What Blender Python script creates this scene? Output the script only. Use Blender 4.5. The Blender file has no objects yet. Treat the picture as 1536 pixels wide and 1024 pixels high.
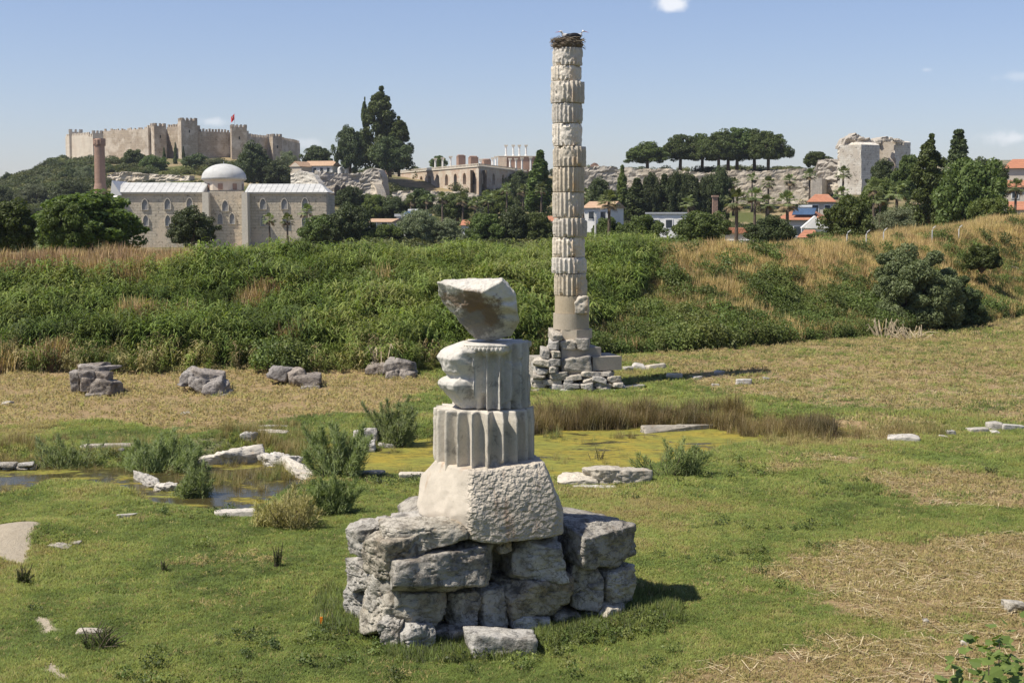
import bpy, bmesh, math, random
import numpy as np
from mathutils import Vector
R = math.radians
C = bpy.context.scene.collection
# ------------------------------------------------------------------ camera, sky, sun, exposure
F = 2133.0; CZ = 6.7; TH = math.atan(182/F)
sc = bpy.context.scene
cam = bpy.data.objects.new('camera', bpy.data.cameras.new('camera')); C.objects.link(cam)
cam.location = (0, 0, CZ); cam.rotation_euler = (math.pi/2-TH, 0, 0)
cam.data.sensor_width = 36; cam.data.lens = F/1536*36; cam.data.clip_end = 20000; cam.data.clip_start = .1
sc.camera = cam
SUN_EL, SUN_AZ = 57, 249      # azimuth clockwise from +Y
w = bpy.data.worlds.new('World'); sc.world = w; w.use_nodes = True
wn = w.node_tree.nodes; wl = w.node_tree.links
bg = wn['Background']; sky = wn.new('ShaderNodeTexSky'); sky.sky_type = 'NISHITA'; sky.sun_disc = False
sky.sun_elevation = R(SUN_EL); sky.sun_rotation = R(SUN_AZ); sky.air_density = 1.0; sky.dust_density = 0.5; sky.ozone_density = 2.0; sky.altitude = 60
bg.inputs['Strength'].default_value = 0.093
def ray(px, py):
    a = (px-768)/F; b = (512-py)/F
    return np.array([a, math.cos(TH)+b*math.sin(TH), -math.sin(TH)+b*math.cos(TH)])
def P(px, py, Y):
    v = ray(px, py); t = Y/v[1]
    return Vector((v[0]*t, Y, CZ+v[2]*t))
def proj(x, y, z):
    d = y*math.cos(TH)-(z-CZ)*math.sin(TH); u = y*math.sin(TH)+(z-CZ)*math.cos(TH)
    return 768+F*x/d, 512-F*u/d
def S(Y): return F/Y
# small fair-weather clouds, placed on the sky by direction
tc = wn.new('ShaderNodeTexCoord'); last = sky.outputs[0]
tint = wn.new('ShaderNodeMix'); tint.data_type = 'RGBA'; tint.blend_type = 'MULTIPLY'; tint.inputs[0].default_value = 1
tint.inputs[7].default_value = (.97, .92, 1.05, 1); wl.new(last, tint.inputs[6]); last = tint.outputs[2]
def cloud(px, py, rw, rh, amt, seed):
    global last
    d = ray(px, py); d /= np.linalg.norm(d)
    sub = wn.new('ShaderNodeVectorMath'); sub.operation = 'SUBTRACT'; wl.new(tc.outputs['Generated'], sub.inputs[0]); sub.inputs[1].default_value = tuple(d)
    nz = wn.new('ShaderNodeTexNoise'); nz.inputs['Scale'].default_value = 90; nz.inputs['Detail'].default_value = 6
    wl.new(tc.outputs['Generated'], nz.inputs['Vector'])
    dv = wn.new('ShaderNodeVectorMath'); dv.operation = 'DIVIDE'; wl.new(sub.outputs[0], dv.inputs[0]); dv.inputs[1].default_value = (rw/F, 1, rh/F)
    ln = wn.new('ShaderNodeVectorMath'); ln.operation = 'LENGTH'; wl.new(dv.outputs[0], ln.inputs[0])
    ad = wn.new('ShaderNodeMath'); ad.operation = 'MULTIPLY_ADD'; wl.new(nz.outputs['Fac'], ad.inputs[0]); ad.inputs[1].default_value = 1.5; wl.new(ln.outputs['Value'], ad.inputs[2])
    mr = wn.new('ShaderNodeMapRange'); mr.interpolation_type = 'SMOOTHSTEP'; wl.new(ad.outputs[0], mr.inputs['Value'])
    mr.inputs['From Min'].default_value = .9; mr.inputs['From Max'].default_value = 1.75; mr.inputs['To Min'].default_value = amt; mr.inputs['To Max'].default_value = 0
    mx = wn.new('ShaderNodeMix'); mx.data_type = 'RGBA'; wl.new(mr.outputs[0], mx.inputs[0]); wl.new(last, mx.inputs[6]); mx.inputs[7].default_value = (8.2, 8.3, 8.6, 1)
    last = mx.outputs[2]
cloud(1008, 6, 34, 16, .85, 1); cloud(322, 183, 24, 9, .45, 2); cloud(462, 215, 26, 12, .3, 3)
cloud(1520, 208, 52, 13, .6, 4); cloud(1532, 114, 40, 9, .25, 5); cloud(1390, 105, 10, 4, .25, 6)
wl.new(last, bg.inputs['Color'])
sl = bpy.data.lights.new('sun', 'SUN'); sl.energy = 5.0; sl.angle = R(.5); sl.color = (1, .94, .83)
sun = bpy.data.objects.new('sun', sl); C.objects.link(sun)
az = R(SUN_AZ); tosun = Vector((math.sin(az)*math.cos(R(SUN_EL)), math.cos(az)*math.cos(R(SUN_EL)), math.sin(R(SUN_EL))))
sun.rotation_euler = tosun.to_track_quat('Z', 'Y').to_euler(); sun.location = (0, 0, 60)
sc.view_settings.view_transform = 'Standard'; sc.view_settings.look = 'None'; sc.view_settings.exposure = 0.4; sc.view_settings.gamma = 1
# ------------------------------------------------------------------ noise and helpers
def _h(ix, iy, iz, s):
    n = (ix*374761393+iy*668265263+iz*2147483647+s*974711) & 0xffffffff
    n = ((n ^ (n >> 13))*1274126177) & 0xffffffff
    n = ((n ^ (n >> 16))*2246822519) & 0xffffffff
    return ((n ^ (n >> 15)) & 0xffff)/32767.5-1
def vnoise(p, s=0):
    p = np.asarray(p, float); f = np.floor(p).astype(np.int64); t = p-f; t = t*t*(3-2*t); o = 0
    for a in (0, 1):
        for b in (0, 1):
            for c in (0, 1):
                wgt = (t[..., 0] if a else 1-t[..., 0])*(t[..., 1] if b else 1-t[..., 1])*(t[..., 2] if c else 1-t[..., 2])
                o = o+wgt*_h(f[..., 0]+a, f[..., 1]+b, f[..., 2]+c, s)
    return o
def fbm(p, o=4, s=0):
    p = np.asarray(p, float); r = 0; a = 1
    for i in range(o): r = r+a*vnoise(p*2**i+i*17.3, s+i); a *= .5
    return r
def n2(x, y, sc_, o=3, s=0): return fbm(np.stack([x/sc_, y/sc_, np.zeros_like(x)+.5], -1), o, s)
def ss(a, b, x): t = np.clip((x-a)/(b-a), 0, 1); return t*t*(3-2*t)
class MB:
    def __init__(s): s.v = []; s.f = []; s.n = 0
    def add(s, v, f):
        v = np.asarray(v, float).reshape(-1, 3); s.v.append(v)
        s.f += [tuple(i+s.n for i in q) for q in (f.tolist() if isinstance(f, np.ndarray) else f)]; s.n += len(v); return s
    def box(s, x0, x1, y0, y1, z0, z1, rz=0, about=(0, 0), taper=0):
        t = taper
        v = np.array([(x0, y0, z0), (x1, y0, z0), (x1, y1, z0), (x0, y1, z0), (x0+t, y0+t, z1), (x1-t, y0+t, z1), (x1-t, y1-t, z1), (x0+t, y1-t, z1)], float)
        if rz:
            c, n = math.cos(rz), math.sin(rz); a = np.array([about[0], about[1], 0]); v = v-a
            v = np.stack([v[:, 0]*c-v[:, 1]*n, v[:, 0]*n+v[:, 1]*c, v[:, 2]], -1)+a
        return s.add(v, [(0, 3, 2, 1), (4, 5, 6, 7), (0, 1, 5, 4), (1, 2, 6, 5), (2, 3, 7, 6), (3, 0, 4, 7)])
    def tube(s, pts, rad, n=6, cap=True):
        pts = np.asarray(pts, float); m = len(pts); V = []
        for i in range(m):
            d = pts[min(i+1, m-1)]-pts[max(i-1, 0)]; d = d/(np.linalg.norm(d)+1e-9)
            u = np.cross(d, (0, 0, 1) if abs(d[2]) < .9 else (1, 0, 0)); u /= np.linalg.norm(u); q = np.cross(d, u)
            a = np.arange(n)*2*math.pi/n
            V.append(pts[i]+rad[i]*(np.cos(a)[:, None]*u+np.sin(a)[:, None]*q))
        f = [(i*n+j, i*n+(j+1) % n, (i+1)*n+(j+1) % n, (i+1)*n+j) for i in range(m-1) for j in range(n)]
        if cap: f += [tuple(range(n))[::-1], tuple(range((m-1)*n, m*n))]
        return s.add(np.concatenate(V), f)
    def lathe(s, prof, n=24, c=(0, 0, 0), rot=0):
        a = np.arange(n)*2*math.pi/n+rot; m = len(prof)
        V = np.concatenate([np.stack([c[0]+r*np.cos(a), c[1]+r*np.sin(a), np.full(n, c[2]+z)], -1) for r, z in prof])
        f = [(i*n+j, i*n+(j+1) % n, (i+1)*n+(j+1) % n, (i+1)*n+j) for i in range(m-1) for j in range(n)]
        f += [tuple(range(n))[::-1], tuple(range((m-1)*n, m*n))]
        return s.add(V, f)
    def prism(s, poly, y0, y1):            # polygon in x,z extruded in y (counter-clockwise seen from -y)
        n = len(poly)
        v = [(x, y0, z) for x, z in poly]+[(x, y1, z) for x, z in poly]
        return s.add(v, [tuple(range(n)), tuple(range(n, 2*n))[::-1]]+[(i, i+n, (i+1) % n+n, (i+1) % n) for i in range(n)])
    def mesh(s, name, mat, smooth=False):
        me = bpy.data.meshes.new(name); V = np.concatenate(s.v) if s.v else np.zeros((0, 3))
        me.from_pydata(V.tolist(), [], s.f)
        if mat: me.materials.append(mat)
        if smooth: me.shade_smooth()
        return me
    def build(s, name, mat, parent=None, smooth=False, loc=None, rz=0):
        o = bpy.data.objects.new(name, s.mesh(name, mat, smooth)); C.objects.link(o)
        if parent: o.parent = parent
        if loc is not None: o.location = loc
        o.rotation_euler.z = rz
        return o
def fastmesh(name, V, Fq, mat, smooth=False):
    """numpy quads/tris -> mesh"""
    me = bpy.data.meshes.new(name); V = np.asarray(V, np.float32); Fq = np.asarray(Fq, np.int32); k = Fq.shape[1]
    me.vertices.add(len(V)); me.vertices.foreach_set('co', V.ravel())
    me.loops.add(Fq.size); me.loops.foreach_set('vertex_index', Fq.ravel())
    me.polygons.add(len(Fq)); me.polygons.foreach_set('loop_start', np.arange(len(Fq), dtype=np.int32)*k)
    me.update(calc_edges=True)
    if mat: me.materials.append(mat)
    me.shade_smooth() if smooth else me.shade_flat()
    return me
def tag(o, label=None, cat=None, group=None, kind=None):
    if label: o['label'] = label
    if cat: o['category'] = cat
    if group: o['group'] = group
    if kind: o['kind'] = kind
    return o
def thing(name, label, cat, loc=(0, 0, 0), rz=0, group=None):
    o = bpy.data.objects.new(name, None); C.objects.link(o); o.location = loc; o.rotation_euler = (0, 0, rz); o.empty_display_size = .3
    return tag(o, label, cat, group)
def link(name, me, parent=None, loc=None, rz=0):
    o = bpy.data.objects.new(name, me); C.objects.link(o)
    if parent: o.parent = parent
    if loc is not None: o.location = loc
    o.rotation_euler.z = rz
    return o
def dup(o, parent=None):
    c = o.copy(); C.objects.link(c); c.parent = parent
    for k in ('label', 'group'):
        if parent is None and k in c: del c[k]
    for ch in list(o.children): dup(ch, c)
    return c
# ------------------------------------------------------------------ materials
def mat(name, fn):
    m = bpy.data.materials.new(name); m.use_nodes = True; nt = m.node_tree; n = nt.nodes; b = n['Principled BSDF']
    b.inputs['Roughness'].default_value = .85; b.inputs['Specular IOR Level'].default_value = .2
    class K: pass
    k = K(); k.n = n; k.l = nt.links; k.b = b; k.out = n['Material Output']
    def new(t, **kw):
        q = n.new('ShaderNode'+t)
        for a, v in kw.items(): setattr(q, a, v)
        return q
    def setin(s, v):
        if hasattr(v, 'is_linked'): nt.links.new(v, s)
        elif isinstance(v, tuple) and len(v) == 3 and s.type == 'RGBA': s.default_value = v+(1,)
        else: s.default_value = v
    k.new = new; k.set = setin
    def coord(kind='Object'): return new('TexCoord').outputs[kind]
    def noise(vec, scale, detail=4, rough=.55, dist=0):
        q = new('TexNoise'); nt.links.new(vec, q.inputs['Vector']); q.inputs['Scale'].default_value = scale; q.inputs['Detail'].default_value = detail
        q.inputs['Roughness'].default_value = rough; q.inputs['Distortion'].default_value = dist; return q.outputs['Fac']
    def mr(v, a, b_, c=0, d=1):
        q = new('MapRange', interpolation_type='SMOOTHSTEP'); nt.links.new(v, q.inputs[0])
        for i, x in enumerate((a, b_, c, d)): q.inputs[i+1].default_value = x
        return q.outputs[0]
    def mix(f, a, b_, bt='MIX'):
        q = new('Mix', data_type='RGBA', blend_type=bt); setin(q.inputs[0], f); setin(q.inputs[6], a); setin(q.inputs[7], b_); return q.outputs[2]
    def math_(op, a, b_=0.0):
        q = new('Math', operation=op); setin(q.inputs[0], a); setin(q.inputs[1], b_); return q.outputs[0]
    def scalev(vec, s):
        q = new('Mapping'); nt.links.new(vec, q.inputs['Vector']); q.inputs['Scale'].default_value = s; return q.outputs[0]
    def bump(h, st, dist, prev=None):
        q = new('Bump'); nt.links.new(h, q.inputs['Height']); q.inputs['Strength'].default_value = st; q.inputs['Distance'].default_value = dist
        if prev is not None: nt.links.new(prev, q.inputs['Normal'])
        return q.outputs[0]
    k.coord = coord; k.noise = noise; k.mr = mr; k.mix = mix; k.math = math_; k.scalev = scalev; k.bump = bump
    fn(k); return m
def stone(name, c1, c2, dark, darkamt=.5, warm=None, warmamt=.3, sc_=1.0, bs=.5, bd=.03, streak=False, pits=True, crack=False):
    def f(k):
        v = k.coord(); col = k.mix(k.mr(k.noise(v, 1.6*sc_, 6, .6), .35, .65), c1, c2)
        if warm:
            vv = k.scalev(v, (1, 1, .28)) if streak else v
            col = k.mix(k.mr(k.noise(vv, 1.9*sc_, 4, .6, .4), .66-.22*warmamt, .74, 0, .8), col, warm)
        m = k.mr(k.noise(v, 3.1*sc_, 9, .72, .3), .62-.25*darkamt, .70-.12*darkamt)
        col = k.mix(k.math('MULTIPLY', m, .85), col, dark)
        col = k.mix(k.mr(k.noise(v, 22*sc_, 6, .7), .3, .75, 0, .45), col, tuple(x*.55 for x in c1))
        if crack:
            cr = k.mr(k.math('ABSOLUTE', k.math('SUBTRACT', k.noise(k.scalev(v, (1, 1, 1.8)), 2.3*sc_, 7, .62, .6), .5)), 0, .022, 1, 0)
            col = k.mix(k.math('MULTIPLY', cr, .75), col, dark)
        oi = k.new('ObjectInfo'); hs = k.new('HueSaturation'); k.l.new(k.mr(oi.outputs['Random'], 0, 1, .80, 1.12), hs.inputs['Value']); k.l.new(k.mr(k.math('FRACT', k.math('MULTIPLY', oi.outputs['Random'], 7.3)), 0, 1, .7, 1.25), hs.inputs['Saturation']); k.l.new(col, hs.inputs['Color']); col = hs.outputs[0]
        k.l.new(col, k.b.inputs['Base Color'])
        nb = k.bump(k.noise(v, 5*sc_, 8, .65), bs, bd*2/sc_)
        nb = k.bump(k.noise(v, 30*sc_, 5, .7), bs*.8, bd*.4/sc_, nb)
        if pits:
            q = k.new('TexVoronoi'); k.l.new(v, q.inputs['Vector']); q.inputs['Scale'].default_value = 26*sc_
            nb = k.bump(k.mr(q.outputs['Distance'], 0, .5), bs*.35, bd*.3/sc_, nb)
        if crack: nb = k.bump(cr, -1, .04/sc_, nb)
        k.l.new(nb, k.b.inputs['Normal'])
    return mat(name, f)
def plain(name, c, rough=.8, var=.25, scale=3, bs=.2):
    def f(k):
        v = k.coord(); a = k.noise(v, scale, 6, .65)
        k.l.new(k.mix(k.mr(a, .3, .7), tuple(x*(1-var) for x in c), tuple(min(1, x*(1+var*.4)) for x in c)), k.b.inputs['Base Color'])
        k.b.inputs['Roughness'].default_value = rough; k.l.new(k.bump(k.noise(v, scale*6, 5), bs, .03), k.b.inputs['Normal'])
    return mat(name, f)
def masonry(name, c1, c2, mortar, bw, bh, patch=None, patchamt=.4, holes=0.0, dirt=(.12, .10, .08)):
    """far walls: coursed stone or brick with blotches, metres"""
    def f(k):
        v = k.coord(); sx = k.new('SeparateXYZ'); k.l.new(v, sx.inputs[0])
        u = k.math('ADD', sx.outputs[0], k.math('MULTIPLY', sx.outputs[1], .83)); cb = k.new('CombineXYZ'); k.l.new(u, cb.inputs[0]); k.l.new(sx.outputs[2], cb.inputs[1])
        br = k.new('TexBrick'); k.l.new(cb.outputs[0], br.inputs['Vector'])
        for i, c in (('Color1', c1), ('Color2', c2), ('Mortar', mortar)): k.set(br.inputs[i], c)
        br.inputs['Scale'].default_value = 1; br.inputs['Brick Width'].default_value = bw; br.inputs['Row Height'].default_value = bh; br.inputs['Mortar Size'].default_value = min(bh*.09, .06); br.inputs['Mortar Smooth'].default_value = .5
        col = br.outputs['Color']
        if patch: col = k.mix(k.mr(k.noise(v, .22, 5, .6), .58-.2*patchamt, .62, 0, .75), col, patch)
        col = k.mix(k.mr(k.noise(k.scalev(v, (1, 1, .5)), .55, 8, .7), .52, .68, 0, .5), col, tuple(x*.6 for x in c1))
        if holes: col = k.mix(k.mr(k.noise(v, 1.3, 7, .75), .70-holes*.16, .74-holes*.1, 0, .8), col, dirt)
        k.l.new(col, k.b.inputs['Base Color'])
        k.l.new(k.bump(k.noise(v, 1.5, 6, .7), .7, .15), k.b.inputs['Normal'])
    return mat(name, f)
def leafmat(name, c, c2, trans=.3, hue=.03, rough=.55, inst=False, up=0):
    """foliage: every leaf has its own tint"""
    def f(k):
        g = k.new('NewGeometry'); col = k.mix(g.outputs['Random Per Island'], c, c2)
        if inst:
            at = k.new('Attribute', attribute_type='INSTANCER', attribute_name='tint')
            cr = k.new('ValToRGB'); k.l.new(at.outputs['Fac'], cr.inputs[0]); e = cr.color_ramp.elements
            for i, (p, cc) in enumerate(inst):
                x = e[i] if i < 2 else e.new(p)
                x.position = p; x.color = cc+(1,)
            col = k.mix(.35, cr.outputs[0], k.mix(1, cr.outputs[0], k.mix(g.outputs['Random Per Island'], (.55, .6, .4), (1.5, 1.45, 1.1)), 'MULTIPLY'))
        oi = k.new('ObjectInfo')
        hs = k.new('HueSaturation'); hs.inputs['Hue'].default_value = .5; k.l.new(k.mr(oi.outputs['Random'], 0, 1, .75, 1.2), hs.inputs['Value']); k.l.new(k.mr(oi.outputs['Random'], 0, 1, .5-hue*.4, .5+hue*.4), hs.inputs['Hue'])
        k.l.new(col, hs.inputs['Color']); col = hs.outputs[0]
        k.l.new(col, k.b.inputs['Base Color']); k.b.inputs['Roughness'].default_value = rough; k.b.inputs['Specular IOR Level'].default_value = .3
        if up:
            vm = k.new('Mix', data_type='VECTOR'); vm.inputs[0].default_value = up; k.l.new(g.outputs['Normal'], vm.inputs[4]); vm.inputs[5].default_value = (0, 0, 1); nn = k.new('VectorMath', operation='NORMALIZE'); k.l.new(vm.outputs[1], nn.inputs[0]); k.l.new(nn.outputs[0], k.b.inputs['Normal'])
        t = k.new('BsdfTranslucent'); k.l.new(k.mix(1, col, (1.3, 1.35, .6), 'MULTIPLY'), t.inputs[0]); mx = k.new('MixShader'); mx.inputs[0].default_value = trans
        k.l.new(k.b.outputs[0], mx.inputs[1]); k.l.new(t.outputs[0], mx.inputs[2]); k.l.new(mx.outputs[0], k.out.inputs['Surface'])
    return mat(name, f)
# ------------------------------------------------------------------ terrain
def gz0(px, py, z=0.0):
    v = ray(px, py); t = (z-CZ)/v[2]; return (v[0]*t, v[1]*t)
class Reg:
    def __init__(s, pts, z=-.2): s.p = np.array([gz0(a, b, z) for a, b in pts])
    def sd(s, x, y):        # signed distance, positive inside
        best = np.full(x.shape, 1e9); ins = np.zeros(x.shape, bool); p = s.p; n = len(p)
        for i in range(n):
            a = p[i]; b = p[(i+1) % n]; e = b-a; wx = x-a[0]; wy = y-a[1]
            t = np.clip((wx*e[0]+wy*e[1])/(e@e), 0, 1); best = np.minimum(best, np.hypot(wx-e[0]*t, wy-e[1]*t))
            c = ((a[1] > y) != (b[1] > y)); xi = a[0]+(y-a[1])/((b[1]-a[1]) if b[1] != a[1] else 1e-9)*e[0]; ins ^= c & (x < xi)
        return np.where(ins, best, -best)
PONDS = [Reg([(425, 672), (470, 700), (540, 712), (620, 713), (850, 722), (930, 704), (1010, 692), (1075, 672), (1170, 662), (1290, 652), (1200, 634), (1050, 634), (880, 640), (800, 642), (700, 648), (600, 668), (540, 690), (500, 668)]),
         Reg([(-220, 765), (-60, 758), (0, 746), (70, 726), (190, 738), (262, 762), (330, 768), (392, 758), (440, 722), (440, 700), (380, 690), (300, 700), (200, 706), (120, 700), (50, 694), (-60, 694), (-220, 700)])]
DRY = [(Reg([(-300, 552), (0, 560), (600, 552), (660, 572), (585, 612), (440, 622), (300, 638), (150, 628), (0, 636), (-300, 640)], .2), 1.0),
       (Reg([(870, 546), (1000, 532), (1120, 520), (1300, 496), (1536, 468), (1800, 440), (1800, 610), (1536, 628), (1400, 606), (1250, 600), (1120, 580), (1000, 556)], .3), .62),
       (Reg([(1175, 835), (1300, 812), (1536, 795), (1700, 790), (1700, 900), (1536, 905), (1440, 915), (1330, 912), (1220, 888)], 0), 1.1),
       (Reg([(1265, 722), (1400, 706), (1600, 712), (1600, 752), (1400, 755), (1300, 738)], 0), .9),
       (Reg([(1060, 1012), (1200, 968), (1330, 962), (1450, 925), (1600, 925), (1700, 1060), (1060, 1060)], 0), .85),
       (Reg([(1130, 700), (1300, 676), (1600, 655), (1600, 664), (1300, 690), (1150, 710)], 0), .55),
       (Reg([(250, 832), (400, 830), (440, 848), (300, 856)], 0), .5), (Reg([(1120, 635), (1300, 622), (1420, 640), (1380, 662), (1200, 666)], 0), .8)]
DIRT = [(Reg([(-60, 805), (30, 793), (58, 800), (40, 822), (28, 846), (-10, 840), (-60, 850)], 0), 1.3),
        (Reg([(52, 926), (72, 928), (86, 942), (104, 945), (60, 950)], 0), 1), (Reg([(60, 985), (84, 990), (118, 1028), (88, 1028), (66, 1004)], 0), 1.1),
        (Reg([(55, 962), (70, 965), (66, 975), (52, 972)], 0), .6), (Reg([(278, 668), (300, 655), (350, 664), (345, 690), (290, 690)], 0), .42)]
FX = [-80, -21.5, -4.7, 0, 4.1, 11, 19.7, 25, 36, 70]; FY = [58, 60, 60, 63, 67, 71, 78, 83, 97, 130]
CX = [-80, 0, 8, 20, 30, 40, 70]; CH = [3.5, 3.5, 3.9, 4.1, 4.8, 5.7, 6.2]
def foot(x): return np.interp(x, FX, FY)
ROWS = [(200, [(0, 376), (1536, 376)]), (300, [(0, 373), (1536, 366)]), (400, [(-300, 330), (0, 315), (150, 320), (450, 322), (900, 335), (1536, 335)]),
 (440, [(-300, 320), (0, 300), (150, 290), (300, 290), (430, 300), (560, 310), (718, 300), (800, 302), (880, 300), (1100, 303), (1250, 290), (1350, 305), (1536, 325)]),
 (480, [(-300, 318), (0, 296), (100, 280), (200, 268), (300, 264), (430, 266), (560, 266), (640, 272), (718, 268), (830, 266), (900, 262), (1100, 256), (1240, 258), (1330, 275), (1440, 290), (1536, 310)]),
 (540, [(-300, 312), (0, 286), (60, 268), (110, 252), (200, 252), (300, 252), (430, 255), (520, 262), (700, 262), (830, 266), (1100, 262), (1250, 266), (1350, 290), (1536, 318)]),
 (610, [(-300, 310), (-100, 296), (0, 279), (50, 266), (97, 243), (150, 236), (250, 238), (350, 240), (440, 247), (480, 258), (560, 275), (800, 285), (1200, 290), (1536, 322)]),
 (700, [(-300, 315), (0, 284), (100, 256), (300, 250), (440, 258), (560, 290), (1536, 325)]),
 (1100, [(0, 322), (1536, 324)]), (2400, [(-300, 322), (1330, 322), (1400, 246), (1440, 241), (1510, 240), (1600, 246), (1800, 300), (2100, 322)]), (3600, [(0, 327), (1536, 327)]), (9000, [(0, 329), (1536, 329)])]
RY = np.array([r[0] for r in ROWS], float)
def HH(x, y):
    x = np.asarray(x, float); y = np.asarray(y, float); sh = x.shape; x = x.ravel(); y = y.ravel()
    z = .06*n2(x, y, 2.2, 3, 5)+.05*n2(x, y, 9, 2, 6)+.4*ss(54, 64, y)+5.0*(1-ss(4, 12, y))
    near = (y > 12) & (y < 62); dp = np.zeros_like(x)
    for r in PONDS:
        m = r.sd(x[near], y[near])+.35*n2(x[near], y[near], 1.2, 2, 9); dp[near] = np.maximum(dp[near], ss(-.9, .45, m))
    z = z*(1-dp)-.55*dp
    z = z+.28*np.exp(-(((x+10.4)/1.1)**2+((y-29.4)/1.2)**2))+.5*np.exp(-(((x+8.6)/1.4)**2+((y-41.5)/.9)**2))
    z = z-.16*np.exp(-(((x+.2)/2.6)**2+((y-22.6)/1.6)**2)**2)
    d = y-foot(x)+1.2*n2(x, y, 6, 2, 3)
    z = z+ss(-1, 14, d)*np.interp(x, CX, CH)*(1+.06*n2(x, y, 5, 2, 8))-ss(16, 90, d)*2.0
    px = 768+F*x/np.maximum(y, 1)
    zr = np.array([[CZ+(P(768, b, Y).z-CZ) for _, b in pr] for Y, pr in ROWS], dtype=object)
    Z = np.stack([np.interp(px, [a for a, _ in pr], zr[i]) for i, (Y, pr) in enumerate(ROWS)], 0)
    i = np.clip(np.searchsorted(RY, y)-1, 0, len(RY)-2); t = np.clip((y-RY[i])/(RY[i+1]-RY[i]), 0, 1); j = np.arange(len(x))
    zf = Z[i, j]*(1-t)+Z[i+1, j]*t+n2(x, y, 22, 4, 2)*.9*ss(330, 420, y)*(y < 800)
    wgt = ss(120, 200, y)
    return (z*(1-wgt)+zf*wgt).reshape(sh)
_Y = np.concatenate([np.arange(12, 110, .05), np.arange(110, 700, .5)])
def hit(px, py):
    v = ray(px, py); t = _Y/v[1]; d = (CZ+v[2]*t)-HH(v[0]*t, _Y); k = np.argmax(d <= 0)
    if d[k] > 0: k = len(_Y)-1
    return Vector((v[0]*t[k], _Y[k], float(HH(v[0]*t[k], _Y[k]))))
def regmask(L, x, y, soft=.9, ns=1.25, seed=20):
    m = np.zeros_like(x); nn = ns*n2(x, y, 2.2, 6, seed)
    for r, a in L: m = np.maximum(m, a*ss(-soft, soft, r.sd(x, y)+nn))
    return m
def bgrid():
    u = np.concatenate([np.linspace(-900, -60, 60), np.linspace(-50, 1586, 500), np.linspace(1600, 2436, 60)])
    Y = np.concatenate([np.linspace(1.5, 17, 25), np.arange(17.3, 46, .13), np.arange(46, 115, .3), np.linspace(116, 400, 50), np.linspace(404, 720, 90), [760, 820, 900, 1100, 1400, 1800, 2100, 2400, 2700, 3200, 3600]])
    X = (u[None, :]-768)/F*Y[:, None]; YY = np.broadcast_to(Y[:, None], X.shape).copy()
    X[:, 0] -= 40+Y*.1; X[:, -1] += 40+Y*.1
    Z = HH(X, YY); n = len(u); m = len(Y)
    V = np.stack([X, YY, Z], -1).reshape(-1, 3)
    i = (np.arange(m-1)[:, None]*n+np.arange(n-1)[None, :]).ravel(); Fq = np.stack([i, i+1, i+n+1, i+n], -1)
    return V, Fq
def groundmat(k):
    v = k.coord('Object'); at = k.new('Attribute', attribute_name='mask'); sx = k.new('SeparateColor'); k.l.new(at.outputs['Color'], sx.inputs[0])
    dry, dirt, far = sx.outputs[0], sx.outputs[1], sx.outputs[2]
    g = k.mix(k.mr(k.noise(v, .35, 5, .6), .35, .65), (.10, .14, .035), (.16, .19, .05)); g = k.mix(k.mr(k.noise(v, 9, 5, .7), .35, .7, 0, .6), g, (.05, .065, .02))
    g = k.mix(k.mr(k.noise(v, .8, 8, .72), .5, .66, 0, .8), g, (.23, .18, .09))
    d = k.mix(k.mr(k.noise(k.scalev(v, (1, 2.5, 1)), 3.5, 7, .75), .35, .65), (.33, .24, .13), (.19, .13, .07)); d = k.mix(k.mr(k.noise(v, 16, 4, .7), .55, .7, 0, .7), d, (.5, .41, .25))
    nm = k.math('ADD', dry, k.mr(k.noise(v, 2.2, 6, .7), 0, 1, -.3, .3)); col = k.mix(k.mr(nm, .3, .62), g, d)
    col = k.mix(k.mr(dirt, .3, .6), col, k.mix(k.noise(v, 6, 5), (.30, .25, .18), (.44, .38, .29)))
    f = k.mix(k.mr(k.noise(v, .08, 6, .65), .42, .58), (.09, .10, .035), (.27, .21, .12)); f = k.mix(k.mr(k.noise(v, .5, 6, .7), .5, .7, 0, .6), f, (.05, .065, .02))
    col = k.mix(far, col, f); k.l.new(col, k.b.inputs['Base Color']); k.b.inputs['Roughness'].default_value = .95; k.b.inputs['Specular IOR Level'].default_value = .05
    k.l.new(k.bump(k.noise(v, 12, 8, .75), .8, .05, k.bump(k.noise(v, 1.8, 5, .7), .4, .12)), k.b.inputs['Normal'])
V, Fq = bgrid(); me = fastmesh('ground', V, Fq, mat('ground', groundmat), True)
nearm = (V[:, 1] < 130) & (V[:, 1] > 12); mk = np.zeros((len(V), 4), np.float32); mk[:, 3] = 1
mk[nearm, 0] = regmask(DRY, V[nearm, 0], V[nearm, 1]); mk[nearm, 1] = regmask(DIRT, V[nearm, 0], V[nearm, 1], .25, .2)
dd = V[:, 1]-foot(V[:, 0]); bank = (dd > 0) & (V[:, 1] < 130); mk[bank, 0] = np.where(V[bank, 0] > 7, .75, .35); mk[:, 2] = ss(110, 160, V[:, 1])
ca = me.attributes.new('mask', 'FLOAT_COLOR', 'POINT'); ca.data.foreach_set('color', np.clip(mk, 0, 1).ravel())
tag(link('ground', me), kind='structure')
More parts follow.
